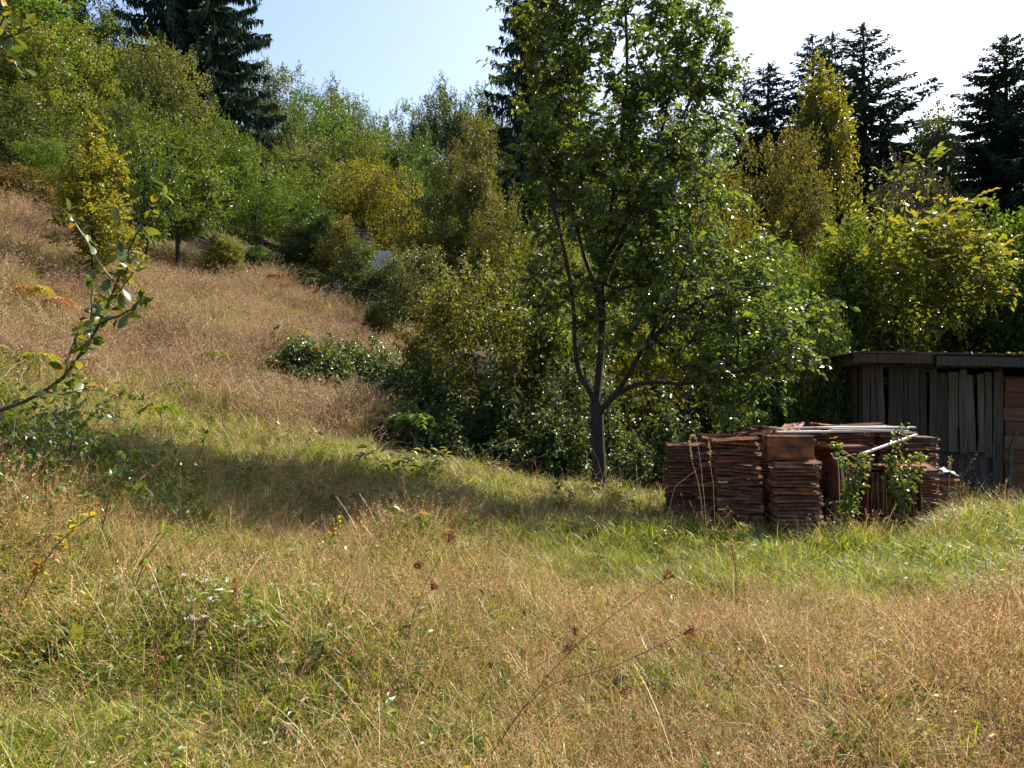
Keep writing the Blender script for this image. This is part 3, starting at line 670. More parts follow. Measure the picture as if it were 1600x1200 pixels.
# ------------------------------------------------------------------ brambles, ferns, creepers
THICKETS = []
def bramble(px, Y, hw, top, ry, n, label, seed, leaf=.062, mat='bramble', canes=14):
    """a heap of leafy lumps of uneven size with arching leafy canes."""
    g = np.random.default_rng(seed)
    x0 = PX(px, Y); rx = hw / FPX * Y; zg = float(H(x0, Y)); hh = max(.3, PZ(top, Y) - zg)
    THICKETS.append((x0, Y, rx, ry))
    root = thing('bramble_thicket', label, 'bramble', (x0, Y, zg))
    nl = int(np.clip(rx * ry * 14, 7, 26))
    a = g.random(nl) * 6.283; rr = np.sqrt(g.random(nl)) * .95
    C = np.stack([rx * rr * np.cos(a), ry * rr * np.sin(a), np.zeros(nl)], 1)
    lr = g.uniform(.22, .5, nl) * min(1.1, (rx * ry) ** .5); C[0, :2] *= .2
    th = hh * (1 - .62 * rr ** 1.8) * g.uniform(.55, 1.0, nl); th[0] = hh
    gz = H(C[:, 0] + x0, C[:, 1] + Y) - zg
    C[:, 2] = gz
    vol = lr * th; k = n // 3
    li = g.choice(nl, k, p=vol / vol.sum()); d = unit(k, g); d[:, 2] = np.abs(d[:, 2]) * 1.0 - .12
    dep = .55 + .45 * g.random(k) ** .45
    dep *= 1 + .22 * np.sin(7 * d[:, 0] + li) * np.sin(6 * d[:, 2] + 2 * li)
    P = C[li] + d * dep[:, None] * np.stack([lr[li], lr[li], th[li]], 1)
    P[:, 2] = np.maximum(P[:, 2], gz[li] + .04)
    out = d
    # leafy canes
    pp, rr2 = [], []
    for i in range(canes):
        a = g.random() * 6.283; b = np.array((math.cos(a) * rx * .6 * g.random(), math.sin(a) * ry * .6 * g.random(), 0.)); b[2] = float(H(b[0] + x0, b[1] + Y)) - zg
        a += g.normal() * .6; e = b + np.array((math.cos(a) * rx * .65, math.sin(a) * ry * .65, 0)); e[2] = max(float(H(e[0] + x0, e[1] + Y)) - zg, b[2] + hh * g.uniform(.1, .8)); m = (b + e) / 2; m[2] = b[2] + hh * g.uniform(.55, 1.0)
        c = curve([b, m, e], 9); pp.append(c); rr2.append(np.linspace(.004, .002, 9))
        u = g.random(14); q = np.stack([np.interp(.3 + .7 * u, np.linspace(0, 1, 9), c[:, w]) for w in range(3)], 1)
        P = np.vstack([P, q + g.normal(size=q.shape) * .025]); out = np.vstack([out, nrm(g.normal(size=q.shape) + (0, 0, 1.2))])
    k = len(P)
    D = nrm(out * .5 + g.normal(size=(k, 3)) * .7)
    side = nrm(np.cross(D, out + g.normal(size=(k, 3)) * .3))
    Ps, As, Ns = [], [], []
    for w in (-1, 0, 1):
        Ps.append(P + D * .012); As.append(D * (1 if w == 0 else .35) + side * w * .9 + np.array((0, 0, -.2))); Ns.append(out * .8 + g.normal(size=(k, 3)) * .5 + np.array((0, 0, .5)))
    P3 = np.concatenate(Ps)
    V, F, rn = leaf_cloud(P3, np.concatenate(As), np.concatenate(Ns), leaf * (.45 + 1.0 * g.random(len(P3)) ** 1.4), .66, LEAF6, g)
    link('foliage', make_mesh('bramble_foliage', V, [F], [M[mat]], rnd=rn), root)
    link('cane', tube_mesh('bramble_cane', pp, rr2, M['twig'], 4), root)
    return root
bramble(500, on_ground(500, 582) + .7, 95, 520, 1.0, 10500, 'end of the low bramble band farthest up the dry slope', 41)
bramble(595, on_ground(595, 600) + .8, 110, 520, 1.0, 13500, 'low flat bramble thicket along the foot of the dry slope', 40)
bramble(640, on_ground(640, 625) + .9, 85, 548, .9, 9500, 'bramble thicket joining the low band to the dark hollow', 50)
bramble(680, on_ground(680, 655) + .9, 90, 545, 1.0, 11500, 'dark bramble thicket in the hollow below the yellow leaved bush', 42)
bramble(790, 13.9, 120, 548, 1.0, 14000, 'tall glossy bramble thicket beside the plum trunk', 43)
bramble(930, 13.6, 90, 540, .9, 9000, 'bramble thicket directly behind the plum trunk', 44)
bramble(1050, 12.6, 85, 585, .9, 9000, 'sunlit bramble thicket between plum trunk and tile stacks', 45)
bramble(1190, 11.4, 90, 640, .6, 6500, 'low bramble creeping over the back of the tile stacks', 46)
bramble(655, 13.2, 85, 628, .7, 4200, 'small dark bramble patch below the bank', 47, canes=12)
bramble(870, 13.0, 75, 632, .6, 5000, 'low bramble patch in front of the plum trunk side', 48, canes=12)
bramble(70, 6.6, 210, 605, 1.3, 4200, 'low pale green bramble patch under the apple branch', 49, .055, 'vine', 14)

def frond_plant(name, px, py, Y, nf, L, mats, label, seed, droop=.5, leaflets=13, cat='fern', up=.9):
    g = np.random.default_rng(seed)
    Y = on_ground(px, py + 18, .28)
    x0 = PX(px, Y); zg = float(H(x0, Y)); base = max(.15, PZ(py, Y) - zg)
    root = thing(name, label, cat, (x0, Y, zg))
    link('stem', tube_mesh('fern_stem', [curve([(0, 0, -.05), (.02, 0, base * .5), (0, 0, max(base, .05))], 5)], [np.linspace(.008, .005, 5)], M['stalk'], 5), root)
    for i in range(nf):
        a = 6.283 * i / nf + g.normal() * .3; l = L * g.uniform(.7, 1.15)
        d = np.array((math.cos(a), math.sin(a), 0))
        t = np.linspace(0, 1, leaflets + 2)
        pts = np.array((0, 0, max(base, .05))) + d * (l * t)[:, None] * .85 + np.array((0, 0, 1)) * (l * (up * t - (up + droop * .6) * t ** 2))[:, None]
        T = nrm(np.gradient(pts, axis=0)); s = nrm(np.cross(T, (0, 0, 1.))); n = np.cross(s, T)
        P, A, N = [], [], []
        for w in (-1, 1):
            P.append(pts[1:-1]); A.append(s[1:-1] * w + T[1:-1] * .45 + g.normal(size=(leaflets, 3)) * .12 - np.array((0, 0, .25))); N.append(n[1:-1] + g.normal(size=(leaflets, 3)) * .2)
        sz = np.tile(l * .34 * np.sin(np.pi * (.12 + .83 * t[1:-1])) ** .7, 2)
        V, F, rn = leaf_cloud(np.concatenate(P), np.concatenate(A), np.concatenate(N), sz, .26, LEAF2, g)
        V2, F2 = tubes([pts], [np.linspace(.004, .0015, len(pts))], 3)
        m = M[mats[i % len(mats)]]
        link('frond', make_mesh('frond', np.concatenate([V, V2]), [F, F2 + len(V)], [m], rnd=np.concatenate([rn, np.full(len(F2), .5)])), root)
    return root
frond_plant('fern', 52, 455, 8.6, 8, .48, ['yfern', 'orange'], 'yellow and orange fern on the dry hillside', 61)
frond_plant('fern', 88, 470, 8.3, 7, .40, ['orange'], 'orange red fern drying on the hillside beside the apple branch', 62, .8)
frond_plant('fern', 640, 655, 11.2, 9, .50, ['gfern'], 'bright green fern in the grass below the brambles', 63)
frond_plant('fern', 60, 560, 7.0, 6, .35, ['yfern', 'gfern'], 'yellow green fern low in the bramble patch', 64)
frond_plant('sumac', 432, 432, 25.5, 7, .42, ['red'], 'small red leaved sumac at the meadow edge', 65, cat='shrub')
frond_plant('sumac', 445, 446, 25.0, 6, .32, ['red'], 'smaller red sumac just below the other one', 66, cat='shrub')
frond_plant('goldenrod', 465, 520, 15.5, 9, .5, ['yfern', 'gfern'], 'yellow green leafy weed at the end of the brambles', 67, cat='weed')
frond_plant('goldenrod', 490, 545, 14.6, 8, .4, ['gfern', 'orange'], 'weed with rusty lower leaves at the end of the brambles', 68, cat='weed')
frond_plant('goldenrod', 335, 555, 12.5, 8, .35, ['gfern', 'yfern'], 'pale leafy weed on the middle of the dry slope', 69, cat='weed')
frond_plant('goldenrod', 250, 640, 8.6, 7, .3, ['gfern', 'yfern'], 'pale leafy weed in the grass above the shadow', 70, cat='weed')

# ------------------------------------------------------------------ old house in the wood
def old_house():
    Y = 31.0; x0, x1 = PX(462, Y), PX(548, Y); zw = PZ(398, Y); zb = float(min(H(x0, Y), H(x1, Y))) - .5
    root = thing('old_house', 'old white walled house with a brown shingled roof hidden in the wood', 'house', ((x0 + x1) / 2, Y, zb))
    cx = (x0 + x1) / 2; w = x1 - x0; h = zw - zb
    b = MB(); b.box((-w / 2, 0, 0), (w / 2, 4.0, h)); link('wall', b.mesh('house_wall', M['plaster']), root)
    rise = PZ(342, Y) - zw
    rf = link('roof', MB().box((-w / 2 - .3, 2.0, rise - .05), (w / 2 + .3, 2.1, rise + .02)).mesh('ridge', M['shingle']), root, (0, 0, h))
    courses = 11
    for side in (-1, 1):
        for i in range(courses):
            f0 = i / courses; y = 2.05 + side * (2.4 * (1 - f0)); z = rise * f0
            bb = MB(); bb.box((-w / 2 - .3, -.14, -.02), (w / 2 + .3, .14, .03), Matrix.Translation((0, y, z - .05)) @ Matrix.Rotation(-side * math.atan2(rise, 2.4) * -1 * .8, 4, 'X'))
            link('shingle', bb.mesh('shingle_course', M['shingle']), rf)
    link('wall', MB().box((w / 2 + .25, .6, 0), (PX(606, Y) - cx, 3.5, h + .25)).mesh('annex_wall', M['plaster']), root)
    for px in (505,):
        wx = PX(px, Y) - cx
        f = link('window', MB().box((wx - .4, -.06, h - 1.5), (wx + .4, .02, h - .4)).mesh('house_window_frame', M['dplank']), root)
        link('pane', MB().box((wx - .32, -.08, h - 1.42), (wx + .32, -.05, h - .48)).mesh('house_pane', M['felt']), f)
old_house()

# ------------------------------------------------------------------ shed
def shed():
    Y = 11.0
    def lx(px): return PX(px, Y)
    x0 = lx(1345); x1 = x0 + 5.2
    zg = float(H(x0 + 1, Y))
    root = thing('wooden_shed', 'old weathered plank shed with a low dark roof behind the tile stacks', 'shed', (x0, Y, zg), rz=R(-5))
    def pz(py): return PZ(py, Y) - zg
    def X(px): return lx(px) - x0
    # frame posts and rails
    top = pz(562)
    for p in (0.06, X(1552), 5.1):
        link('post', MB().box((p - .05, .03, -.2), (p + .05, .13, top)).mesh('post', M['dplank']), root)
    link('rail', MB().box((0, .035, 1.55), (5.2, .10, 1.66)).mesh('rail', M['dplank']), root)
    link('rail', MB().box((0, .035, .35), (5.2, .10, .46)).mesh('rail', M['dplank']), root)
    # back and side boards
    link('back_wall', MB().box((0, 1.7, -.2), (5.2, 1.75, 1.75)).mesh('back_wall', M['dplank']), root)
    for i in range(7):
        y = .14 + i * .21
        link('plank', MB().box((-.03, y, -.2), (0, y + .20, top - .02 + i * .004)).mesh('side_plank', M['dplank']), root)
    link('side_wall', MB().box((5.2, .1, -.2), (5.23, 1.7, top)).mesh('side_wall', M['dplank']), root)
    # front planks: px from, px to, top, bottom, tilt, material
    fr = [(1346, 1357, 572, 800, 0, 'dplank'), (1358, 1369, 571, 800, 0, 'dplank'), (1370, 1381, 569, 700, -2.2, 'lplank'), (1384, 1396, 572, 800, .4, 'dplank'), (1397, 1407, 572, 800, 0, 'dplank'), (1408, 1416, 573, 800, 0, 'dplank'),
          (1417, 1432, 576, 800, -.6, 'plank'), (1433, 1444, 574, 800, -.5, 'plank'), (1445, 1456, 575, 800, .3, 'plank'), (1457, 1474, 583, 704, -.5, 'plank'), (1475, 1489, 580, 705, -.8, 'lplank'),
          (1490, 1502, 577, 707, -.5, 'lplank'), (1503, 1515, 584, 706, -2.6, 'lplank'), (1517, 1527, 582, 705, -.3, 'lplank'), (1528, 1539, 581, 712, 0, 'plank'), (1540, 1554, 581, 800, .4, 'plank')]
    g = np.random.default_rng(3)
    for a, b, t, bo, tilt, m in fr:
        w = X(b) - X(a) - .004; h = pz(t) - max(pz(bo), -.15); cx = (X(a) + X(b)) / 2
        # ragged ends and slightly bowed sides: ring of points, extruded
        n = 6; zz = np.linspace(0, h, n); bow = g.normal(size=n) * .004
        L = np.stack([-w / 2 + bow + g.normal(size=n) * .002, zz], 1); Rr = np.stack([w / 2 + bow + g.normal(size=n) * .002, zz], 1)
        L[0, 1] += g.normal() * .012; Rr[-1, 1] += g.normal() * .012; L[-1, 1] += g.normal() * .012
        th = .022; yo = -.03 - g.random() * .012 - (.012 if m == 'lplank' else 0)
        V = np.concatenate([np.stack([L[:, 0], np.full(n, yo), L[:, 1]], 1), np.stack([Rr[:, 0], np.full(n, yo), Rr[:, 1]], 1),
                            np.stack([L[:, 0], np.full(n, yo + th), L[:, 1]], 1), np.stack([Rr[:, 0], np.full(n, yo + th), Rr[:, 1]], 1)])
        F = []
        for i in range(n - 1):
            F += [(i, n + i, n + i + 1, i + 1), (2 * n + i, 2 * n + i + 1, 3 * n + i + 1, 3 * n + i), (i, i + 1, 2 * n + i + 1, 2 * n + i), (n + i, 3 * n + i, 3 * n + i + 1, n + i + 1)]
        F += [(0, 2 * n, 3 * n, n), (n - 1, 2 * n - 1, 4 * n - 1, 3 * n - 1)]
        o = link('plank', make_mesh('plank', V, [np.array(F)], [M[m]]), root, (cx, 0, max(pz(bo), -.15)))
        o.rotation_euler = (0, R(tilt), 0)
    # lower boards set back
    for i in range(9):
        a = 1457 + i * 11; b = a + 10.4
        link('plank', MB().box((X(a), -.004, -.2), (X(b), .02, pz(700))).mesh('lower_plank', M['dplank']), root)
    # door: horizontal brown boards
    d = link('door', MB().box((X(1557), .02, -.1), (X(1557) + 1.3, .045, pz(600))).mesh('door_panel', M['door']), root)
    for i in range(9):
        z0 = -.08 + i * .19
        link('plank', MB().box((X(1557) + .012 * (i % 3), -.012 - .004 * (i % 2), z0), (X(1557) + 1.3, .018, z0 + .182)).mesh('door_plank', M['door']), d)
    for i in range(9):
        a = X(1557) + 1.32 + i * .16
        if a + .15 < 5.2: link('plank', MB().box((a, -.02, -.15), (a + .152, .01, top)).mesh('plank', M['plank']), root)
    # roof: boards on rafters, edge fascia, loose felt
    rf = link('roof', MB().box((-.22, -.32, top + .02), (5.5, 1.95, top + .05), Matrix.Rotation(R(1.2), 4, 'Y') @ Matrix.Rotation(R(-2.0), 4, 'X')).mesh('roof_deck', M['dplank']), root)
    for i in range(9):
        xa = -.2 + i * .64
        link('rafter', MB().box((xa, -.34, top - .085), (xa + .06, 1.9, top + .018), Matrix.Rotation(R(1.2), 4, 'Y') @ Matrix.Rotation(R(-2.0), 4, 'X')).mesh('rafter', M['dplank']), rf)
    for i, (a, b) in enumerate([(-.24, .78), (.80, 2.05), (1.9, 3.1), (3.12, 4.3), (4.2, 5.5)]):
        k = (i % 2) * .027
        f = link('fascia', MB().box((a, -.36 - k, top - .05 - .02 * (i % 3)), (b, -.335 - k, top + .068 - .012 * (i % 3))).mesh('fascia', M['dplank' if i % 2 else 'plank']), rf)
        f.rotation_euler = (0, R((.9, 1.25, .8, 1.2, 1.0)[i]), 0)
    g2 = np.random.default_rng(17); n = 420
    Pd = np.stack([g2.uniform(-.2, 5.3, n), -.34 + 2.2 * g2.random(n) ** 2, np.zeros(n)], 1); Pd[:, 2] = top + .085 - math.tan(R(1.2)) * Pd[:, 0] - math.tan(R(2.0)) * Pd[:, 1] + .01 * g2.random(n)
    V, F, rn = leaf_cloud(Pd, g2.normal(size=(n, 3)) * np.array((1, 1, .3)), np.array((0, 0, 1.)) + g2.normal(size=(n, 3)) * .5, g2.uniform(.03, .09, n), .5, LEAF2, g2)
    q = link('fallen_leaves', make_mesh('fallen_leaves', V, [F], [M['brown']], rnd=rn), rf); q['kind'] = 'stuff'
    link('felt_sheet', MB().box((-.26, -.38, top + .055), (5.55, 2.0, top + .075), Matrix.Rotation(R(1.2), 4, 'Y') @ Matrix.Rotation(R(-2.0), 4, 'X')).mesh('felt_sheet', M['felt']), rf)
    for i, (a, b) in enumerate([(-.2, 1.5), (1.55, 3.4), (3.2, 5.4)]):
        link('batten', MB().box((a, -.36, top + .078), (b, -.30, top + .105), Matrix.Rotation(R(1.2), 4, 'Y')).mesh('batten', M['felt']), rf)
    # beam under the eave
    link('beam', MB().box((0, -.026, top - .12), (5.2, .028, top - .005)).mesh('beam', M['dplank']), root)
shed()
o = tag(link('pole', tube_mesh('leaning_pole', [curve([(0, 0, 0), (.11, .1, .35), (.2, .22, .72), (.33, .3, 1.0)], 8)], [np.linspace(.035, .022, 8)], M['twig'], 7), loc=(PX(1572, 10.3), 10.3, float(H(PX(1572, 10.3), 10.3)) - .02)), 'rough bent wooden pole leaning on the shed door', 'pole')

# ------------------------------------------------------------------ roof tiles
def tile_mesh(name, seed):
    """interlocking clay tile: rolled rims, a middle rib, nibs; 0.44 long (x), 0.25 wide (y)."""
    g = np.random.default_rng(seed)
    y = np.array([-.125, -.118, -.100, -.085, -.012, 0, .012, .085, .100, .118, .125])
    z = np.array([.001, .003, .016, .006, .006, .014, .006, .006, .018, .003, .001])
    xs = np.array([-.22, -.19, 0, .19, .22]); n = len(y)
    V = []
    for i, x in enumerate(xs):
        e = .006 if i in (0, len(xs) - 1) else 0
        for k in range(n): V.append((x + g.normal() * .001, y[k], z[k] + .003 * math.cos(x * 9) + e))
    for i, x in enumerate(xs):
        for k in range(n): V.append((x, y[k] * .985, z[k] - .012 + .003 * math.cos(x * 9) - (.004 if i in (0, 4) else 0)))
    F = []; m = len(xs); o = m * n
    for i in range(m - 1):
        for k in range(n - 1):
            F.append((i * n + k, i * n + k + 1, (i + 1) * n + k + 1, (i + 1) * n + k)[::-1]); F.append(tuple(o + q for q in (i * n + k, i * n + k + 1, (i + 1) * n + k + 1, (i + 1) * n + k)))
        for k in (0, n - 1):
            q = (i * n + k, (i + 1) * n + k, o + (i + 1) * n + k, o + i * n + k); F.append(q if k == 0 else q[::-1])
    for k in range(n - 1):
        for i in (0, m - 1):
            q = (i * n + k, i * n + k + 1, o + i * n + k + 1, o + i * n + k); F.append(q[::-1] if i == 0 else q)
    return make_mesh(name, V, [np.array(F)], [M['clay']], smooth=False)
TILES = [tile_mesh('roof_tile', s) for s in (1, 2, 3)]
TG = np.random.default_rng(77)
ORD = 'first second third fourth fifth sixth seventh eighth ninth tenth eleventh twelfth thirteenth fourteenth fifteenth sixteenth seventeenth eighteenth nineteenth twentieth'.split()
ORD += ['twenty-' + w for w in ORD[:9]] + ['thirtieth'] + ['thirty-' + w for w in ORD[:9]]
def tile(x, y, z, rz, label, group, rx=0., ry=0.):
    o = link('clay_tile', TILES[int(TG.integers(3))], loc=(x, y, z)); o.rotation_euler = (rx, ry, rz)
    return tag(o, label, 'roof tile', group)
def stack(px, Y, n, pitch, rz, label, group, z0=None, drift=(0, 0), tilt=0.):
    x = PX(px, Y); z = (float(H(x, Y)) if z0 is None else z0)
    for i in range(n):
        j = TG.normal(size=3)
        tile(x + j[0] * .013 + drift[0] * i, Y + j[1] * .009 + drift[1] * i, z + i * pitch, R(rz) + j[2] * .045 + (math.pi if TG.random() < .3 else 0), f'{ORD[n - 1 - i]} roof tile from the top of {label}', group, ry=R(tilt), rx=TG.normal() * .012)
    return z + n * pitch
GZ = float(H(3.0, 8.2))
stack(1072, 8.95, 29, .0345, -8, 'the far end stack by the plum tree', 'tiles of the far end stack')
stack(1115, 8.72, 26, .0345, -6, 'the lower stack next to the far end one', 'tiles of the lower flat topped stack', drift=(.0012, .001), tilt=-2.0)
stack(1160, 8.22, 30, .0350, -12, 'the sloping stack next to the jutting one', 'tiles of the sloping stack', drift=(-.0022, .0015), tilt=4.0)
zt = stack(1250, 7.72, 24, .0360, -5, 'the stack jutting out nearest the viewer', 'tiles of the jutting stack', drift=(-.0020, .0035), tilt=-1.5)
# four tiles stood on their long edges on the jutting stack, rims outwards
xs = PX(1250, 7.72) - .045
for i in range(4):
    tile(xs - .02, 7.80 + .055 * i, zt + .115, R(-5), ['dark roof tile stood on edge facing the viewer on the jutting stack', 'second roof tile stood on edge behind the facing one on the jutting stack', 'third roof tile stood on edge on the jutting stack', 'hindmost roof tile stood on edge on the jutting stack'][i], 'tiles stood on the jutting stack', rx=R(80 + 3 * i))
# side row of upright tiles, going away to the shed
for i in range(9):
    tile(PX(1300, 8.0) + .036 * i, 8.02 + .05 * i, GZ + .24, R(4), f'{ORD[i]} lower upright roof tile behind the first creeper, from the jutting stack', 'upright tiles behind the first creeper', ry=R(90 + TG.normal() * 3 - 4), rx=R(8 + TG.normal() * 2))
for i in range(10):
    tile(PX(1303, 8.05) + .036 * i, 8.05 + .05 * i, GZ + .66, R(4), f'{ORD[i]} upper upright roof tile behind the first creeper, from the jutting stack', 'upper upright tiles behind the first creeper', ry=R(90 + TG.normal() * 3 - 5), rx=R(8 + TG.normal() * 2))
for lay in range(8):
    for c in range(2):
        tile(PX(1372, 8.35) + .30 * c - .05, 8.45 + .02 * c, GZ + lay * .034, R(88 + TG.normal()), f'flat roof tile under the upright row, {ORD[lay]} from the ground on the {("creeper", "shed")[c]} side', 'flat tiles under the upright row')
for i in range(19):
    tile(PX(1350, 8.3) + .033 * i, 8.33 + .004 * i, GZ + .27 + .225, R(TG.normal() * 3), f'{ORD[i]} upright roof tile between the two creepers, from the jutting stack', 'upright tiles between the creepers', ry=R(90 + TG.normal() * 2.0), rx=R(TG.normal() * 1.5))
for i in range(5):
    tile(PX(1352, 8.4) + .15 * i, 8.42 + TG.normal() * .02, GZ + .75 + .012 * (i % 2), R(88 + TG.normal() * 8), f'{ORD[i]} roof tile laid flat over the upright row, from the first creeper', 'tiles laid over the upright row', rx=R(TG.normal() * 5), ry=R(TG.normal() * 4))
stack(1428, 8.95, 29, .0340, 6, 'the end stack next to the shed', 'tiles of the end stack by the shed')
# back row
for k, (px, n) in enumerate([(1120, 29), (1192, 31), (1262, 30), (1330, 31), (1395, 31)]):
    stack(px, 9.55, 0, .0345, 4, '', '')
    x = PX(px, 9.55); z0 = float(H(x, 9.55))
    names = ['first', 'second', 'third', 'fourth', 'last']
    for i in range(n - 9, n):
        j = TG.normal(size=3)
        tile(x + j[0] * .008, 9.55 + j[1] * .008, z0 + i * .0345, R(4) + j[2] * .05, f'{ORD[n - 1 - i]} roof tile down in the {names[k]} back stack from the plum tree', f'tiles of the {names[k]} back stack')
    if True:
        for i in range(0, n - 9):
            pass
# loose tiles on top
LT = [(1130, 8.9, 1.02, 20, 6, 'roof tile lying askew on the far end stacks'), (1175, 9.0, 1.10, -25, -8, 'roof tile tipped up on the sloping stack'), (1210, 9.2, 1.12, 10, 12, 'roof tile leaning at the back of the white laths'),
      (1235, 9.3, 1.14, 60, -10, 'roof tile with a bright edge at the back of the pile'), (1300, 9.4, 1.16, 5, 6, 'roof tile lying behind the white laths'), (1345, 9.45, 1.17, -15, -4, 'rounded roof tile highest at the back of the pile'),
      (1385, 9.45, 1.15, 12, 5, 'roof tile on the back row near the shed'), (1310, 8.35, .93, 30, 25, 'roof tile slumped under the laths'), (1285, 8.3, .95, 80, 20, 'roof tile wedged on edge under the laths'), (1232, 8.4, 1.0, -40, 10, 'broken roof tile behind the jutting stack')]
for px, Y, z, rz, ry, lab in LT:
    tile(PX(px, Y), Y, GZ + z - .03, R(rz), lab, 'loose tiles on the pile', ry=R(ry), rx=R(TG.normal() * 5))
def prop_rows():
    """the rows of tiles hidden in the middle of the pile that carry the back row: one mass."""
    b = MB()
    for px in (1120, 1192, 1262, 1330, 1395):
        x = PX(px, 9.55); z0 = float(H(x, 9.55))
        for i in range(22): b.box((x - .22, 9.43, z0 + i * .0345), (x + .22, 9.67, z0 + i * .0345 + .024))
    for px, Y in ((1170, 9.05), (1240, 8.6), (1320, 8.95), (1240, 9.1)):
        x = PX(px, Y); z0 = float(H(x, Y))
        for i in range(27): b.box((x - .21 + .01 * (i % 3), Y - .15, z0 + i * .0345), (x + .21, Y + .13, z0 + i * .0345 + .024))
    o = link('tile_pile', b.mesh('tile_pile', M['clay'])); o['kind'] = 'stuff'
prop_rows()
# small dark heap right of the pile
for i in range(14):
    j = TG.normal(size=3)
    tile(PX(1455, 9.6) + j[0] * .04, 9.6 + j[1] * .04, float(H(4.9, 9.4)) + i * .034, R(15) + j[2] * .15, f'{ORD[13 - i]} dark roof tile down in the low untidy heap before the shed', 'tiles of the low untidy heap', rx=TG.normal() * .05, ry=TG.normal() * .05)
rag = make_mesh('rag', *(lambda g: ((lambda gx, gy: (np.stack([gx, gy, .05 * np.exp(-((gx) ** 2 + gy ** 2) * 60) + .02 * np.sin(gx * 40) * np.cos(gy * 50) - .9 * (gx ** 2 + gy ** 2)], -1).reshape(-1, 3),
      [np.array([(i * 9 + j, i * 9 + j + 1, (i + 1) * 9 + j + 1, (i + 1) * 9 + j) for i in range(8) for j in range(8)])]))(*np.meshgrid(np.linspace(-.17, .17, 9), np.linspace(-.12, .12, 9)))))(0), [M['stonegrey']], smooth=True)
ro = link('rag', rag, loc=(PX(1466, 9.6), 9.55, float(H(4.9, 9.4)) + .535)); tag(ro, 'crumpled grey sheet on top of the low untidy heap', 'sheet')
ro.modifiers.new('solid', 'SOLIDIFY').thickness = .006
# bleached laths on the pile
for i, (pa, ya, za, pb, yb, zb, w, lab) in enumerate([
    (1213, 8.75, 1.10, 1395, 8.95, 1.10, .07, 'wide bleached lath lying across the pile, nearest the jutting stack'),
    (1275, 9.00, 1.135, 1430, 9.05, 1.135, .045, 'bleached lath whose end sticks out beside the shed'),
    (1240, 9.10, 1.125, 1385, 9.15, 1.14, .04, 'thin bleached lath behind the wide one'),
    (1300, 8.85, 1.128, 1420, 8.90, 1.10, .035, 'short thin bleached lath between the others'),
    (1345, 8.25, .90, 1432, 8.9, 1.06, .032, 'slanting bleached lath resting on the upright tiles')]):
    a = np.array((PX(pa, ya), ya, GZ + za)); b = np.array((PX(pb, yb), yb, GZ + zb)); d = b - a; L = np.linalg.norm(d)
    o = link('lath', MB().box((-L / 2, -w / 2, -.009), (L / 2, w / 2, .009)).mesh('lath', M['lath']), loc=(a + b) / 2)
    o.rotation_euler = Vector(d).to_track_quat('X', 'Z').to_euler(); tag(o, lab, 'lath', 'laths on the tile pile')
o = link('board', MB().box((-.16, -.09, -.012), (.16, .09, .012)).mesh('board', M['plank']), loc=(PX(1437, 8.9), 8.9, GZ + 1.03)); o.rotation_euler = (.05, .05, .2)
tag(o, 'short grey board end lying on the stack next to the shed', 'board')

def creeper(paths, seed, label, n=230):
    g = np.random.default_rng(seed)
    p0 = paths[0][0]; root = thing('creeper', label, 'vine', p0)
    S, D, L = [], [], []; P, Rr = [], []
    for pts in paths:
        c = curve(np.array(pts) - p0, 24); P.append(c); Rr.append(np.linspace(.006, .002, 24))
        m = n // len(paths); u = g.random(m); i = (u * 22).astype(int)
        s = c[i] + (c[i + 1] - c[i]) * g.random((m, 1)); S.append(s)
        d = nrm(g.normal(size=(m, 3)) * np.array((1, .6, .6)) + np.array((0, -.8, .1))); D.append(d); L.append(g.uniform(.03, .14, m))
    S = np.concatenate(S); D = np.concatenate(D); L = np.concatenate(L)
    link('stem', tube_mesh('creeper_stem', P, Rr, M['twig'], 5), root)
    V, F, rn = sprays(S, D, L, 2, .048, .62, g, LEAF6, .4, .5, .5)
    link('foliage', make_mesh('creeper_foliage', V, [F], [M['vine']], rnd=rn), root)
creeper([[at(1320, 830, 7.75), at(1318, 790, 7.72), at(1325, 745, 7.72), at(1312, 710, 7.75), at(1305, 690, 7.9)], [at(1325, 820, 7.75), at(1332, 770, 7.73), at(1342, 730, 7.8), at(1345, 705, 7.85)]], 81, 'leafy creeper climbing between the jutting stack and the upright tiles')
creeper([[at(1405, 830, 8.1), at(1402, 780, 8.08), at(1395, 730, 8.08), at(1400, 695, 8.1), at(1407, 657, 8.2)], [at(1408, 800, 8.1), at(1420, 750, 8.05), at(1428, 715, 8.05), at(1440, 712, 8.1)], [at(1400, 780, 8.1), at(1392, 735, 8.1), at(1388, 710, 8.1)]], 82, 'leafy creeper whose tip rises above the laths near the shed', 300)

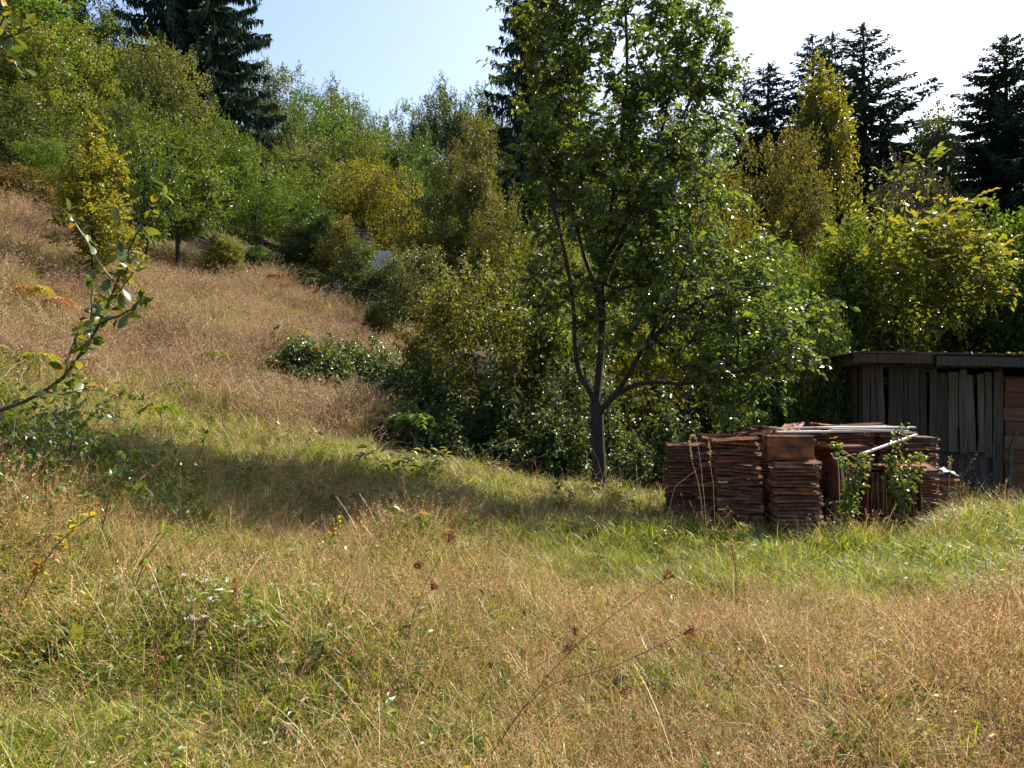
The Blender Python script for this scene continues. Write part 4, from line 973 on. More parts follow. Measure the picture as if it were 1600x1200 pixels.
# ------------------------------------------------------------------ walnut behind the shed: every compound leaf a part
def compound_leaf(seed):
    g = np.random.default_rng(seed)
    pairs = 3; L = .30
    t = np.linspace(0, 1, 7); pts = np.stack([g.normal() * .02 * t, L * t, -.10 * L * t - .25 * L * t ** 2], 1)
    P, A, N = [], [], []
    for k in range(pairs):
        u = .35 + .22 * k; p = np.array([np.interp(u, t, pts[:, i]) for i in range(3)])
        for w in (-1, 1):
            P.append(p); A.append((w * .9, .45, -.25 + g.normal() * .1)); N.append((g.normal() * .2, -.2, 1))
    P.append(pts[-1]); A.append((0, 1, -.5)); N.append((0, .3, 1))
    sz = np.array([.105, .105, .125, .125, .125, .125, .15]) * g.uniform(.85, 1.15, 7)
    V, F, rn = leaf_cloud(np.array(P), np.array(A, float), np.array(N, float), sz, .48, LEAF6, g, rnd=np.clip(g.random() + g.normal(size=7) * .1, 0, 1))
    V2, F2 = tubes([pts], [np.linspace(.003, .0015, 7)], 3)
    return make_mesh('compound_leaf', np.concatenate([V, V2]), [F, F2 + len(V)], [M['walnut']], rnd=np.concatenate([rn, np.full(len(F2), .9)]))
CLEAF = [compound_leaf(s) for s in range(100, 108)]
def walnut():
    g = np.random.default_rng(9); Y = 12.6
    x0 = PX(1505, Y); zg = float(H(x0, Y))
    root = thing('walnut_tree', 'young walnut with large yellow green leaflets rising over the shed roof', 'tree', (x0, Y + 1.8, zg))
    Yc = Y + 1.8
    def q(px, py, dy=0.): return np.array(((px - 800) / FPX * Y - x0, dy - 1.8 * 0, PZ(py, Y) - zg))
    stems = [curve([(0, 0, -.1), q(1500, 560), q(1495, 450), q(1515, 330, -.1), q(1535, 210, -.2)], 12), curve([q(1500, 560), q(1450, 450, -.3), q(1445, 350, -.4), q(1470, 250, -.3)], 9),
             curve([q(1500, 560), q(1570, 450, -.2), q(1590, 350, -.3), q(1600, 280, -.3)], 9), curve([q(1500, 560), q(1410, 480, -.3), q(1380, 400, -.4), q(1375, 345, -.4)], 9)]
    u = Y / FPX
    lobes = [(q(1505, 400), (115 * u, 1.0, 110 * u)), (q(1540, 300), (50 * u, .6, 90 * u)), (q(1475, 290), (30 * u, .5, 60 * u)), (q(1600, 400), (90 * u, 1.0, 100 * u)), (q(1400, 440), (70 * u, .8, 80 * u)), (q(1535, 215), (22 * u, .3, 30 * u))]
    T = in_lobes(lobes, 110, g, .35); T[:, 1] = -np.abs(T[:, 1]) * .8 - .05
    N, paths, cnt = grow(stems, T, g, 5)
    link('trunk', branch_mesh('walnut_trunk', N, paths, cnt, .005, .42, M['twig'], 6), root)
    ends = [(N[i[-1]], nrm(N[i[-1]] - N[i[-2]])) for i in paths]
    k = 0
    for e, d in ends:
        for _ in range(3 if k > 12 else 4):
            if k >= 295: break
            dd = nrm(d * .5 + g.normal(size=3) * .6 + np.array((0, -.15, .35)))
            o = link('leaf', CLEAF[int(g.integers(len(CLEAF)))], root, e - d * .1 * g.random()); s = g.uniform(1.05, 1.5); o.scale = (s, s, s)
            o.rotation_euler = Vector(dd).to_track_quat('Y', 'Z').to_euler(); k += 1
    V, F, rn = clumps(np.array([e + np.array((0, .35, -.1)) for e, _ in ends]), 16, .24, .8, .13, .5, g, np.array((0, 0, 2.)), LEAF6)
    c = link('crown', make_mesh('walnut_crown', V, [F], [M['walnut']], rnd=rn), root); c['kind'] = 'stuff'
walnut()

# ------------------------------------------------------------------ apple tree reaching in
def single_leaf(seed):
    g = np.random.default_rng(seed); n = 6
    t = np.linspace(0, 1, n); w = .30 * np.sin(np.pi * (t * .93 + .03)) ** .75
    bend = -.25 * t ** 2 * g.uniform(.2, 1.4)
    Lp = np.stack([-w, t, bend + .28 * w], 1); C = np.stack([0 * t, t, bend], 1); Rp = np.stack([w, t, bend + .28 * w], 1)
    V = np.concatenate([Lp, C, Rp]); F = []
    for i in range(n - 1): F += [(i, n + i, n + i + 1, i + 1), (n + i, 2 * n + i, 2 * n + i + 1, n + i + 1)]
    V2, F2 = tubes([np.array([(0, -.35, .03), (0, -.15, .0), (0, 0, 0)])], [np.array((.015, .013, .012))], 4)
    me = make_mesh('leaf', np.concatenate([V, V2]), [np.array(F), F2 + len(V)], [M['apple']], smooth=True); return me
ALEAF = [single_leaf(s) for s in range(5)]
def apple():
    g = np.random.default_rng(14); Y = 3.0
    bx, by = -2.75, 3.1; zg = float(H(bx, by))
    root = thing('apple_tree', 'apple tree reaching in with a thin bare branch and scattered leaves', 'tree', (bx, by, zg))
    o0 = np.array((bx, by, zg))
    def q(px, py, dy=0.): return at(px, py, Y + dy) - o0
    trunk = curve([(0, 0, -.1), (.02, 0, .5), (-.05, 0, 1.2), (0, .05, 1.8), (.05, .1, 2.6), (.1, .1, 3.2)], 14)
    link('trunk', tube_mesh('apple_trunk', [trunk], [np.linspace(.06, .03, 14)], M['bark'], 8), root)
    main = [trunk[4], q(-120, 690), q(-30, 655), q(0, 643), q(40, 628), q(70, 612), q(95, 595), q(120, 566), q(140, 540), q(158, 505), q(172, 470), q(185, 440), q(197, 410), q(205, 385)]
    br = [(main, .0095, .0028, 40), ([q(186, 447), q(165, 425, -.03), q(150, 402, -.04), q(130, 370, -.05), q(112, 345, -.05), q(104, 333, -.05)], .0045, .002, 14),
          ([q(158, 505), q(190, 492, -.05), q(215, 478, -.06), q(230, 455, -.06)], .0045, .002, 10), ([q(143, 535), q(143, 490, .05), q(144, 450, .06), q(148, 425, .06)], .004, .002, 10),
          ([q(197, 410), q(190, 380), q(186, 350)], .003, .0015, 6), ([q(203, 390), q(215, 360, -.05), q(240, 325, -.06), q(266, 288, -.06)], .0035, .0015, 10),
          ([q(172, 470), q(200, 440, -.1), q(215, 420, -.12)], .003, .0015, 6), ([q(100, 592), q(112, 540, -.1), q(128, 500, -.12)], .003, .0015, 8), ([q(70, 612), q(100, 615, -.1), q(150, 600, -.12)], .003, .0015, 7),
          ([trunk[11], q(-60, 60), q(-10, 65), q(25, 50), q(55, 38)], .010, .003, 14), ([q(-10, 65), q(15, 85, -.05), q(35, 112, -.06)], .004, .002, 10), ([q(-10, 65), q(5, 30, -.05), q(20, 5, -.06)], .004, .002, 8)]
    leaves = []
    for i, (pts, r0, r1, nl) in enumerate(br):
        n = 40 if i == 0 else 16
        c = curve(pts, n); c[2:] += np.cumsum(g.normal(size=(n - 2, 3)) * .0012, 0)
        link('branch' if i in (0, 9) else 'twig', tube_mesh('apple_branch', [c], [np.linspace(r0, r1, n)], M['twig'] if i != 1 else M['pbark'], 6), root)
        T = nrm(np.gradient(c, axis=0))
        lo = .42 if i == 0 else .15
        for _ in range(int(nl * 1.9)):
            u = lo + (1 - lo) * g.random() ** .8; k = min(int(u * (n - 1)), n - 1)
            d = T[k] * .4 + g.normal(size=3) * .8; d[2] -= .05; d = nrm(d)
            leaves.append((c[k], d))
    for p, d in leaves:
        s = g.uniform(.030, .056); o = link('leaf', ALEAF[int(g.integers(5))], root, p + d * s * .35); o.scale = (s, s, s)
        e = Vector(d).to_track_quat('Y', 'Z'); o.rotation_euler = (e @ Euler((g.normal() * .5, g.normal() * .6, 0)).to_quaternion()).to_euler()
apple()

# ------------------------------------------------------------------ meadow grass
def blade_strips(g, n, hmin, hmax, w, spread, lean, arch, seg=4, tip=.12):
    """curved tapering strips: verts, quads, per-face random."""
    a = g.random(n) * 6.283; r = spread * np.sqrt(g.random(n))
    B = np.stack([np.cos(a) * r, np.sin(a) * r, np.zeros(n)], 1)
    az = g.random(n) * 6.283; h = g.uniform(hmin, hmax, n)
    d = np.stack([np.cos(az), np.sin(az), np.zeros(n)], 1)
    l0 = g.normal(size=n) * lean * .3 + lean; ar = arch * g.uniform(.2, 1.5, n)
    t = np.linspace(0, 1, seg + 1)
    P = B[:, None] + d[:, None] * (h[:, None] * (l0[:, None] * t + ar[:, None] * t ** 2))[..., None]
    P[..., 2] = h[:, None] * (t - .55 * np.clip(ar, 0, 1.4)[:, None] * t ** 2.4)
    yaw = az + np.pi / 2 + g.normal(size=n) * .7
    s = np.stack([np.cos(yaw), np.sin(yaw), np.zeros(n)], 1)
    ww = w * g.uniform(.6, 1.3, n)[:, None] * (1 - (1 - tip) * t[None] ** 1.6)
    V = np.stack([P - s[:, None] * ww[..., None] / 2, P + s[:, None] * ww[..., None] / 2], 2).reshape(-1, 3)
    k = (seg + 1) * 2
    q = np.array([(2 * i, 2 * i + 1, 2 * i + 3, 2 * i + 2) for i in range(seg)])
    F = (q[None] + (np.arange(n) * k)[:, None, None]).reshape(-1, 4)
    return V, F, np.repeat(g.random(n), seg), P

def tuft(name, parts):
    """parts: list of (V, F, rnd, material)."""
    Vs, Fs3, Fs4, r3, r4, m3, m4, mats, off = [], [], [], [], [], [], [], [], 0
    for V, F, rn, m in parts:
        if m not in mats: mats.append(m)
        k = mats.index(m)
        (Fs3 if F.shape[1] == 3 else Fs4).append(F + off); (r3 if F.shape[1] == 3 else r4).append(rn); (m3 if F.shape[1] == 3 else m4).append(np.full(len(F), k))
        Vs.append(V); off += len(V)
    faces, rn, mi = [], [], []
    if Fs3: faces.append(np.concatenate(Fs3)); rn += r3; mi += m3
    if Fs4: faces.append(np.concatenate(Fs4)); rn += r4; mi += m4
    me = make_mesh(name, np.concatenate(Vs), faces, mats, rnd=np.concatenate(rn), mi=np.concatenate(mi))
    return bpy.data.objects.new(name, me)

def panicle(g, P, per, size, length, mat, spread=.25):
    """spikelets round the upper end of each stem."""
    n = len(P); tip = P[:, -1]; T = nrm(P[:, -1] - P[:, -2])
    t = g.random((n, per)); pos = tip[:, None] - T[:, None] * (t * length)[..., None] + g.normal(size=(n, per, 3)) * (spread * length * (.2 + .5 * t))[..., None] * .5
    A = T[:, None] * .7 + g.normal(size=(n, per, 3)) * .5; A[..., 2] -= .2
    V, F, rn = leaf_cloud(pos.reshape(-1, 3), A.reshape(-1, 3), unit(n * per, g), size * g.uniform(.6, 1.4, n * per), .38, LEAF2, g)
    return V, F, rn, mat

def make_tufts():
    sets = {}
    def coll(key, objs):
        c = bpy.data.collections.new('tufts_' + key)
        for o in objs: c.objects.link(o)
        sets[key] = c
    g = np.random.default_rng(200)
    dry = []
    for i in range(7):
        V, F, r, P = blade_strips(g, 9, .22, .46, .0028, .08, .22, .25, 4, .5)
        V2, F2, r2, _ = blade_strips(g, 12, .10, .30, .0068, .10, .35, .95, 5)
        V3, F3, r3, _ = blade_strips(g, 12, .10, .30, .0065, .09, .3, .5, 4)
        dry.append(tuft('dry_tuft', [(V, F, r, M['straw']), panicle(g, P, 9, .013, .09, M['seed'], .4), (V2, F2, r2, M['straw']), (V3, F3, r3, M['gblade'])]))
    coll('dry', dry)
    mat = []
    for i in range(5):
        V, F, r, _ = blade_strips(g, 26, .08, .22, .0048, .10, .6, 1.0, 5)
        V2, F2, r2, _ = blade_strips(g, 8, .08, .2, .005, .10, .3, .7, 4)
        mat.append(tuft('matted_tuft', [(V, F, r, M['straw']), (V2, F2, r2, M['gblade'])]))
    coll('mat', mat)
    gr = []
    for i in range(6):
        V, F, r, _ = blade_strips(g, 28, .10, .28, .0075, .09, .22, .6, 5)
        V2, F2, r2, _ = blade_strips(g, 6, .10, .28, .0045, .08, .3, .8, 4)
        gr.append(tuft('green_tuft', [(V, F, r, M['gblade']), (V2, F2, r2, M['straw'])]))
    coll('green', gr)
    hl = []
    for i in range(6):
        V, F, r, P = blade_strips(g, 20, .26, .62, .0046, .14, .3, .40, 4, .5)
        V2, F2, r2, _ = blade_strips(g, 18, .12, .42, .008, .15, .5, .9, 4)
        hl.append(tuft('hill_tuft', [(V, F, r, M['hillgrass']), panicle(g, P, 7, .024, .15, M['hillgrass'], .45), (V2, F2, r2, M['hillgrass'])]))
    coll('hill', hl)
    wd = []
    for i in range(6):
        n = 16; a = g.random(n) * 6.283; rr = .07 * g.random(n); z = g.uniform(.02, .20, n)
        P = np.stack([np.cos(a) * rr, np.sin(a) * rr, z], 1); A = np.stack([np.cos(a), np.sin(a), g.uniform(-.2, .6, n)], 1) + g.normal(size=(n, 3)) * .3
        V, F, r = leaf_cloud(P, A, np.array((0, 0, 1.)) + g.normal(size=(n, 3)) * .5, g.uniform(.03, .075, n), g.choice([.4, .6]), LEAF6, g)
        V2, F2, r2, _ = blade_strips(g, 5, .12, .24, .003, .03, .2, .2, 3)
        wd.append(tuft('weed_tuft', [(V, F, r, M['weed']), (V2, F2, r2, M['weed'])]))
    coll('weed', wd)
    ls = []
    for i in range(6):
        V, F, r, P = blade_strips(g, 4, .28, .58, .0030, .06, .5, .35, 5, .5)
        ls.append(tuft('leaning_stem_tuft', [(V, F, r, M['straw']), panicle(g, P, 14, .012, .11, M['seed'], .22)]))
    coll('lean', ls)
    bd = []
    for i in range(5):
        n = 9; a = g.random(n) * 6.283; z = g.uniform(.01, .12, n)
        P = np.stack([np.cos(a) * .02, np.sin(a) * .02, z], 1); A = np.stack([np.cos(a), np.sin(a), g.uniform(.1, 1.0, n)], 1)
        V, F, r = leaf_cloud(P, A, np.array((0, 0, 1.)) + g.normal(size=(n, 3)) * .35, g.uniform(.09, .19, n), g.choice([.28, .42]), LEAF6, g)
        bd.append(tuft('broad_weed', [(V, F, r, M['weed'])]))
    coll('broad', bd)
    return sets
TUFTS = make_tufts()

def scatter(name, key, P, scale, seed):
    """one stuff object: points carrying instances of the tufts."""
    g = np.random.default_rng(seed); n = len(P)
    me = bpy.data.meshes.new(name); me.vertices.add(n); me.vertices.foreach_set('co', np.asarray(P, np.float32).ravel())
    a = me.attributes.new('rot', 'FLOAT_VECTOR', 'POINT'); a.data.foreach_set('vector', np.stack([g.normal(size=n) * .10, g.normal(size=n) * .10, g.random(n) * 6.283], 1).astype(np.float32).ravel())
    a = me.attributes.new('size', 'FLOAT', 'POINT'); a.data.foreach_set('value', np.asarray(scale, np.float32))
    a = me.attributes.new('kind_of', 'INT', 'POINT'); a.data.foreach_set('value', g.integers(0, 100, n).astype(np.int32))
    me.update()
    o = link(name, me); o['kind'] = 'stuff'
    ng = bpy.data.node_groups.new(name, 'GeometryNodeTree')
    ng.interface.new_socket('Geometry', in_out='INPUT', socket_type='NodeSocketGeometry'); ng.interface.new_socket('Geometry', in_out='OUTPUT', socket_type='NodeSocketGeometry')
    N = ng.nodes; L = ng.links
    gi = N.new('NodeGroupInput'); go = N.new('NodeGroupOutput')
    ci = N.new('GeometryNodeCollectionInfo'); ci.inputs['Collection'].default_value = TUFTS[key]; ci.inputs['Separate Children'].default_value = True; ci.inputs['Reset Children'].default_value = True
    ip = N.new('GeometryNodeInstanceOnPoints'); ip.inputs['Pick Instance'].default_value = True
    def attr(nm, ty):
        q = N.new('GeometryNodeInputNamedAttribute'); q.data_type = ty; q.inputs['Name'].default_value = nm; return q.outputs[0]
    er = N.new('FunctionNodeEulerToRotation')
    L.new(attr('rot', 'FLOAT_VECTOR'), er.inputs[0]); L.new(er.outputs[0], ip.inputs['Rotation'])
    L.new(attr('size', 'FLOAT'), ip.inputs['Scale']); L.new(attr('kind_of', 'INT'), ip.inputs['Instance Index'])
    L.new(gi.outputs[0], ip.inputs['Points']); L.new(ci.outputs[0], ip.inputs['Instance']); L.new(ip.outputs[0], go.inputs[0])
    md = o.modifiers.new('scatter', 'NODES'); md.node_group = ng
    return o

def vnoise(x, y, s, seed):
    """smooth value noise 0..1."""
    g = np.random.default_rng(seed); T = g.random((64, 64))
    u = x / s + 1000; v = y / s + 1000
    i = np.floor(u).astype(int); j = np.floor(v).astype(int); f = u - i; h = v - j
    f = f * f * (3 - 2 * f); h = h * h * (3 - 2 * h)
    q = lambda a, b: T[a % 64, b % 64]
    return (q(i, j) * (1 - f) + q(i + 1, j) * f) * (1 - h) + (q(i, j + 1) * (1 - f) + q(i + 1, j + 1) * f) * h

def in_pile(x, y):
    return ((x > PX(1040, 9) - .1) & (x < PX(1450, 9)) & (y > 8.1) & (y < 9.8) & (y > 7.55 + np.abs(x - 2.8) * .35)) | ((x > 2.45) & (x < 3.1) & (y > 7.6) & (y < 9.8)) | ((x > 4.6) & (y > 10.7) & (y < 14.2))

def field(n, y0, y1, seed, power=1.0):
    """random places in the view wedge (with room to both sides)."""
    g = np.random.default_rng(seed)
    y = y0 + (y1 - y0) * g.random(n) ** power
    x = g.uniform(-1, 1, n) * (.78 * y + 1.2)
    return x, y, g

def edge_y(x):
    """where the meadow ends and thicket or wood begins."""
    return np.interp(x, [-20, -9, -6, -4.2, -3.2, -2.2, -1.0, 0.2, 2.0, 4.5, 12], [27, 27.5, 26.5, 25, 23.5, 17.0, 14.4, 13.0, 12.2, 11.0, 10.8])

def meadow():
    def put(name, key, n, y0, y1, seed, cond, smin, smax, power=1.0):
        x, y, g = field(n, y0, y1, seed, power)
        big = vnoise(x, y, 2.2, 1) * .6 + vnoise(x, y, .7, 2) * .4 + .07 * np.clip(x / np.maximum(y, 1) * 2.2 - .1, -1, 1)     # dry / green patches
        # greener strip before the pile and at the shaded bank
        strip = 1.25 * np.exp(-((y - 7.3) / 1.6) ** 2) * np.clip((x + .2) / 1.5, 0, 1) + .8 * np.exp(-((x + 1.6) / 1.3) ** 2 - ((y - 10.2) / 1.3) ** 2) + .35 * np.exp(-((x + 1.4) / 1.6) ** 2 - ((y - 3.4) / 1.2) ** 2)
        hill = np.clip((y - 8.6 - .9 * (x + 4)) / 6.0 + .9 * (vnoise(x, y, 1.6, 21) - .5), 0, 1) * (x < -1.8)
        keep = cond(g.random(n), big, strip, hill, x, y) & (y < edge_y(x)) & ~in_pile(x, y)
        for bx, by, brx, bry in THICKETS[:-1]: keep &= ((x - bx * .97) / brx) ** 2 + ((y - by + .55) / (bry + .35)) ** 2 > .85
        x, y = x[keep], y[keep]
        st = strip[keep]; un = .62 + .76 * vnoise(x, y, .9, 51) ** 1.2
        s = g.uniform(smin, smax, len(x)) * un * (1 - .35 * np.clip(st, 0, 1) * (key == 'dry'))
        return scatter(name, key, np.stack([x, y, H(x, y) - .01], 1), s, seed + 500)
    A = put('dry_grass', 'dry', 9500, 2.0, 7.5, 301, lambda r, b, s, h, x, y: r < np.clip(.46 + 1.3 * (b - .45) - .55 * s, .08, .85), .6, 1.15, .8)
    put('dry_grass', 'dry', 9500, 7.5, 17, 302, lambda r, b, s, h, x, y: r < np.clip(.36 + 1.3 * (b - .45) - .7 * s - .5 * h, .03, 1), .7, 1.2)
    put('matted_grass', 'mat', 9000, 2.0, 8.0, 303, lambda r, b, s, h, x, y: r < np.clip(.6 - .45 * s, 0, 1) * (.4 + vnoise(x, y, .4, 31)), .7, 1.3, .8)
    put('matted_grass', 'mat', 9000, 8.0, 27, 304, lambda r, b, s, h, x, y: r < .7 - .4 * s, 1.0, 2.1)
    put('green_grass', 'green', 9000, 11.0, 27, 310, lambda r, b, s, h, x, y: r < np.where(vnoise(x, y, 1.6, 17) > .58, .75, .10), .9, 2.0)
    put('green_grass', 'green', 9000, 2.0, 8.0, 305, lambda r, b, s, h, x, y: r < np.clip(.70 - 1.5 * (b - .45) + .7 * s, .22, 1), .7, 1.3, .8)
    put('green_grass', 'green', 7500, 6.0, 14, 306, lambda r, b, s, h, x, y: r < np.clip(.65 - 1.2 * (b - .45) + .9 * s - .4 * h, .08, 1), .9, 1.4)
    put('hill_grass', 'hill', 26000, 8.0, 28, 307, lambda r, b, s, h, x, y: r < h * np.clip(-.1 + 1.3 * vnoise(x, y, 1.3, 12) * .6 + .5 * vnoise(x, y, .5, 13), .05, 1), .5, 1.45)
    put('leaning_stems_grass', 'lean', 1900, 2.2, 9.0, 321, lambda r, b, s, h, x, y: r < .5 * (1 - np.clip(s, 0, 1)), .6, 1.2, .8)
    put('leaning_stems_grass', 'lean', 3000, 9.0, 27, 322, lambda r, b, s, h, x, y: r < (.35 + .4 * h) * (1 - np.clip(s, 0, 1)), .8, 1.5)
    put('broad_weeds', 'broad', 1700, 2.4, 9.0, 323, lambda r, b, s, h, x, y: r < (.10 + .55 * (vnoise(x, y, .8, 33) > .64)) * np.where(x < -.5, 1.0, .5), .5, 1.1, .8)
    put('slope_weeds', 'weed', 6000, 9.0, 27, 311, lambda r, b, s, h, x, y: (r < .10 + .8 * (vnoise(x, y, 1.2, 19) > .62)) & (x < -1), 1.0, 2.0)
    put('meadow_weeds', 'weed', 4200, 2.2, 9.0, 308, lambda r, b, s, h, x, y: r < np.clip(.55 - .7 * (b - .4), 0.05, 1) * (1 + .8 * (x < -1.5)), .6, 1.2)
    put('meadow_weeds', 'weed', 5000, 7.0, 25, 309, lambda r, b, s, h, x, y: (r < (.16 + .1 * s + .45 * (vnoise(x, y, 1.4, 9) > .62)) * np.where((x > 0) & (y < 9), .3, 1)), .6, 1.6)
meadow()
def pile_fringe():
    g = np.random.default_rng(411); n = 420
    x = g.uniform(1.3, 7.2, n); y = np.interp(x, [1.3, 2.4, 2.75, 3.2, 4.2, 4.7, 7.2], [8.35, 7.95, 7.5, 7.75, 8.0, 8.6, 9.6]) - .12 - np.abs(g.normal(size=n)) * .22
    scatter('pile_fringe_grass', 'green', np.stack([x, y, H(x, y) - .01], 1), g.uniform(.9, 1.7, n), 412)
    k = g.random(n) < .3
    scatter('pile_fringe_dry_grass', 'dry', np.stack([x, y, H(x, y) - .01], 1)[k], g.uniform(.8, 1.3, k.sum()), 413)
pile_fringe()

# ------------------------------------------------------------------ single stalks that stand out in the meadow
def stalk(name, pts, r0, r1, mat, label, cat, group=None, head=None, seed=0, side=()):
    g = np.random.default_rng(seed); pts = np.array(pts); p0 = pts[0].copy(); p0[2] = float(H(p0[0], p0[1])) - .01
    pts = np.vstack([p0, pts[1:]])
    root = thing(name, label, cat, p0, group)
    c = curve(pts - p0, 16); c += g.normal(size=c.shape) * .0015
    link('stem', tube_mesh('stem', [c], [np.linspace(r0, r1, 16)], M[mat], 5), root)
    def umbel(p, T, s):
        n = 16; T = nrm(T); d = nrm(T + g.normal(size=(n, 3)) * .55)
        P = [np.stack([p, p + q * s * .6, p + q * s + T * s * .35 - q * s * .1]) for q in d]
        V, F = tubes(P, [np.array((.0012, .0012, .0016))] * n, 3)
        tips = np.repeat(np.array([q[-1] for q in P]), 5, 0) + g.normal(size=(n * 5, 3)) * s * .10
        V2, F2, rn = leaf_cloud(tips, unit(n * 5, g), unit(n * 5, g), .010, .6, LEAF2, g)
        link('seed_head', make_mesh('seed_head', np.concatenate([V, V2]), [F, F2 + len(V)], [M['rust']], rnd=np.concatenate([np.full(len(F), .1), rn * .5])), root)
    if head == 'umbel':
        umbel(c[-1], c[-1] - c[-2], .036)
        for f, d in side:
            i = int(f * 15); e = c[i] + np.array(d); link('branchlet', tube_mesh('branchlet', [curve([c[i], (c[i] + e) / 2 + (0, 0, .01), e], 6)], [np.linspace(r1 * .9, r1 * .7, 6)], M[mat], 4), root); umbel(e, e - c[i], .024)
    if head in ('plume', 'dock'):
        n = 90 if head == 'dock' else 46; lo = .42 if head == 'dock' else .66
        u = lo + (1 - lo) * g.random(n); P = np.stack([np.interp(u, np.linspace(0, 1, 16), c[:, k]) for k in range(3)], 1) + g.normal(size=(n, 3)) * (.011 if head == 'dock' else .005)
        A = g.normal(size=(n, 3)) * .5 + np.array((0, 0, .6))
        V, F, rn = leaf_cloud(P, A, unit(n, g), (.016 if head == 'dock' else .022) * g.uniform(.6, 1.3, n), .5 if head == 'dock' else .28, LEAF2, g)
        link('seed_head', make_mesh('seed_head', V, [F], [M['rust'] if head == 'dock' else M['straw']], rnd=rn), root)
    if head == 'reed':
        n = 7
        for k in range(n):
            i = 3 + int(11 * k / n); d = np.array((g.choice([-1, 1]) * g.uniform(.5, 1), g.normal() * .4, .5)); l = g.uniform(.10, .20)
            t = np.linspace(0, 1, 6)[:, None]; q = c[i] + d * l * t - np.array((0, 0, 1)) * l * .7 * t ** 2; s = nrm(np.cross(d, (0, 0, 1.))) * .006 * (1 - t ** 2)
            V = np.concatenate([q - s, q + s]); F = np.array([(j, j + 1, 6 + j + 1, 6 + j) for j in range(5)])
            link('leaf', make_mesh('reed_leaf', V, [F], [M['yfern'] if k % 3 else M['orange']], rnd=np.full(5, g.random())), root)
    if head == 'yarrow':
        for k in range(5):
            e = c[-1] + np.array((g.normal() * .018, g.normal() * .018, .012 + g.random() * .01)); i = 12
            link('branchlet', tube_mesh('branchlet', [np.stack([c[i], (c[i] + e) / 2, e])], [np.array((.0012,) * 3)], M[mat], 3), root)
            m = 9; V, F, rn = leaf_cloud(e + g.normal(size=(m, 3)) * np.array((.007, .007, .002)), unit(m, g), np.array((0, 0, 1.)) + g.normal(size=(m, 3)) * .3, .006, .9, LEAF2, g)
            link('floret', make_mesh('floret', V, [F], [M['flower']], rnd=rn), root)
    return root
GC = 'dry wild carrot stalks'
stalk('wild_carrot_stalk', [at(740, 1160, 3.3), at(840, 1085, 3.25), at(960, 1040, 3.2), at(1068, 990, 3.15)], .0026, .0016, 'stalk', 'long slanting dry stalk with the largest brown umbel', 'dry stalk', GC, 'umbel', 1)
stalk('wild_carrot_stalk', [at(760, 1140, 3.5), at(870, 1040, 3.5), at(960, 960, 3.5), at(1037, 906, 3.5)], .0024, .0014, 'stalk', 'long slanting dry stalk crossing above the one with the largest umbel', 'dry stalk', GC, 'umbel', 2, ((.45, (.02, 0, .08)),))
stalk('wild_carrot_stalk', [at(615, 1140, 3.5), at(630, 1050, 3.5), at(650, 950, 3.55), at(700, 848, 3.6)], .0024, .0014, 'stalk', 'upright dry brown stalk bending to a small umbel in the middle of the meadow', 'dry stalk', GC, 'umbel', 3, ((.8, (-.03, 0, .06)), (.7, (.07, 0, .08))))
stalk('wild_carrot_stalk', [at(700, 1150, 3.4), at(760, 1080, 3.4), at(820, 1050, 3.4), at(880, 1018, 3.4)], .0020, .0013, 'stalk', 'low slanting dry stalk ending in a fuzzy dark umbel', 'dry stalk', GC, 'umbel', 4)
stalk('wild_carrot_stalk', [at(820, 1140, 3.4), at(880, 1110, 3.4), at(930, 1095, 3.4), at(968, 1080, 3.4)], .0018, .0012, 'stalk', 'lowest of the slanting dry stalks, with a drooping brown umbel', 'dry stalk', GC, 'umbel', 5)
GD = 'rusty dock stalks'
stalk('dock_stalk', [at(372, 1130, 3.6), at(372, 1030, 3.6), at(370, 960, 3.6), at(368, 905, 3.6)], .0035, .002, 'stalk', 'thin rusty dock stalk standing alone among green grass', 'dry stalk', GD, 'dock', 6)
stalk('dock_stalk', [at(640, 870, 6.2), at(637, 820, 6.2), at(632, 770, 6.2), at(628, 725, 6.2)], .005, .003, 'stalk', 'tall rusty dock stalk before the shaded bank', 'dry stalk', GD, 'dock', 7)
stalk('dock_stalk', [at(240, 1150, 3.4), at(243, 1090, 3.4), at(246, 1050, 3.4), at(245, 1010, 3.4)], .003, .002, 'stalk', 'short rusty dock stalk low in the green patch', 'dry stalk', GD, 'dock', 8)
stalk('dock_stalk', [at(1150, 930, 5.2), at(1150, 900, 5.2), at(1146, 870, 5.2), at(1140, 845, 5.2)], .003, .002, 'stalk', 'brown dock stalk in the bright grass before the tile stacks', 'dry stalk', GD, 'dock', 9)
GS = 'tall pale grass stalks'
stalk('grass_stalk', [at(1105, 815, 7.7), at(1092, 760, 7.7), at(1080, 715, 7.7), at(1078, 685, 7.7)], .0028, .0018, 'palestalk', 'tall pale grass stalk before the far end stack, the most slanted', 'grass stalk', GS, 'plume', 11)
stalk('grass_stalk', [at(1107, 815, 7.6), at(1098, 755, 7.6), at(1092, 705, 7.6), at(1086, 683, 7.6), at(1080, 682, 7.6)], .0028, .0018, 'palestalk', 'tall pale grass stalk with a nodding tip before the tile stacks', 'grass stalk', GS, 'plume', 12)
stalk('grass_stalk', [at(1118, 812, 7.6), at(1115, 770, 7.6), at(1110, 725, 7.6), at(1108, 690, 7.6)], .0025, .0016, 'palestalk', 'straight upright pale grass stalk before the lower stack', 'grass stalk', GS, 'plume', 13)
stalk('grass_stalk', [at(1035, 805, 7.9), at(1052, 770, 7.9), at(1068, 750, 7.9), at(1088, 735, 7.9)], .0022, .0015, 'palestalk', 'pale grass stalk leaning towards the far end stack', 'grass stalk', GS, None, 14)
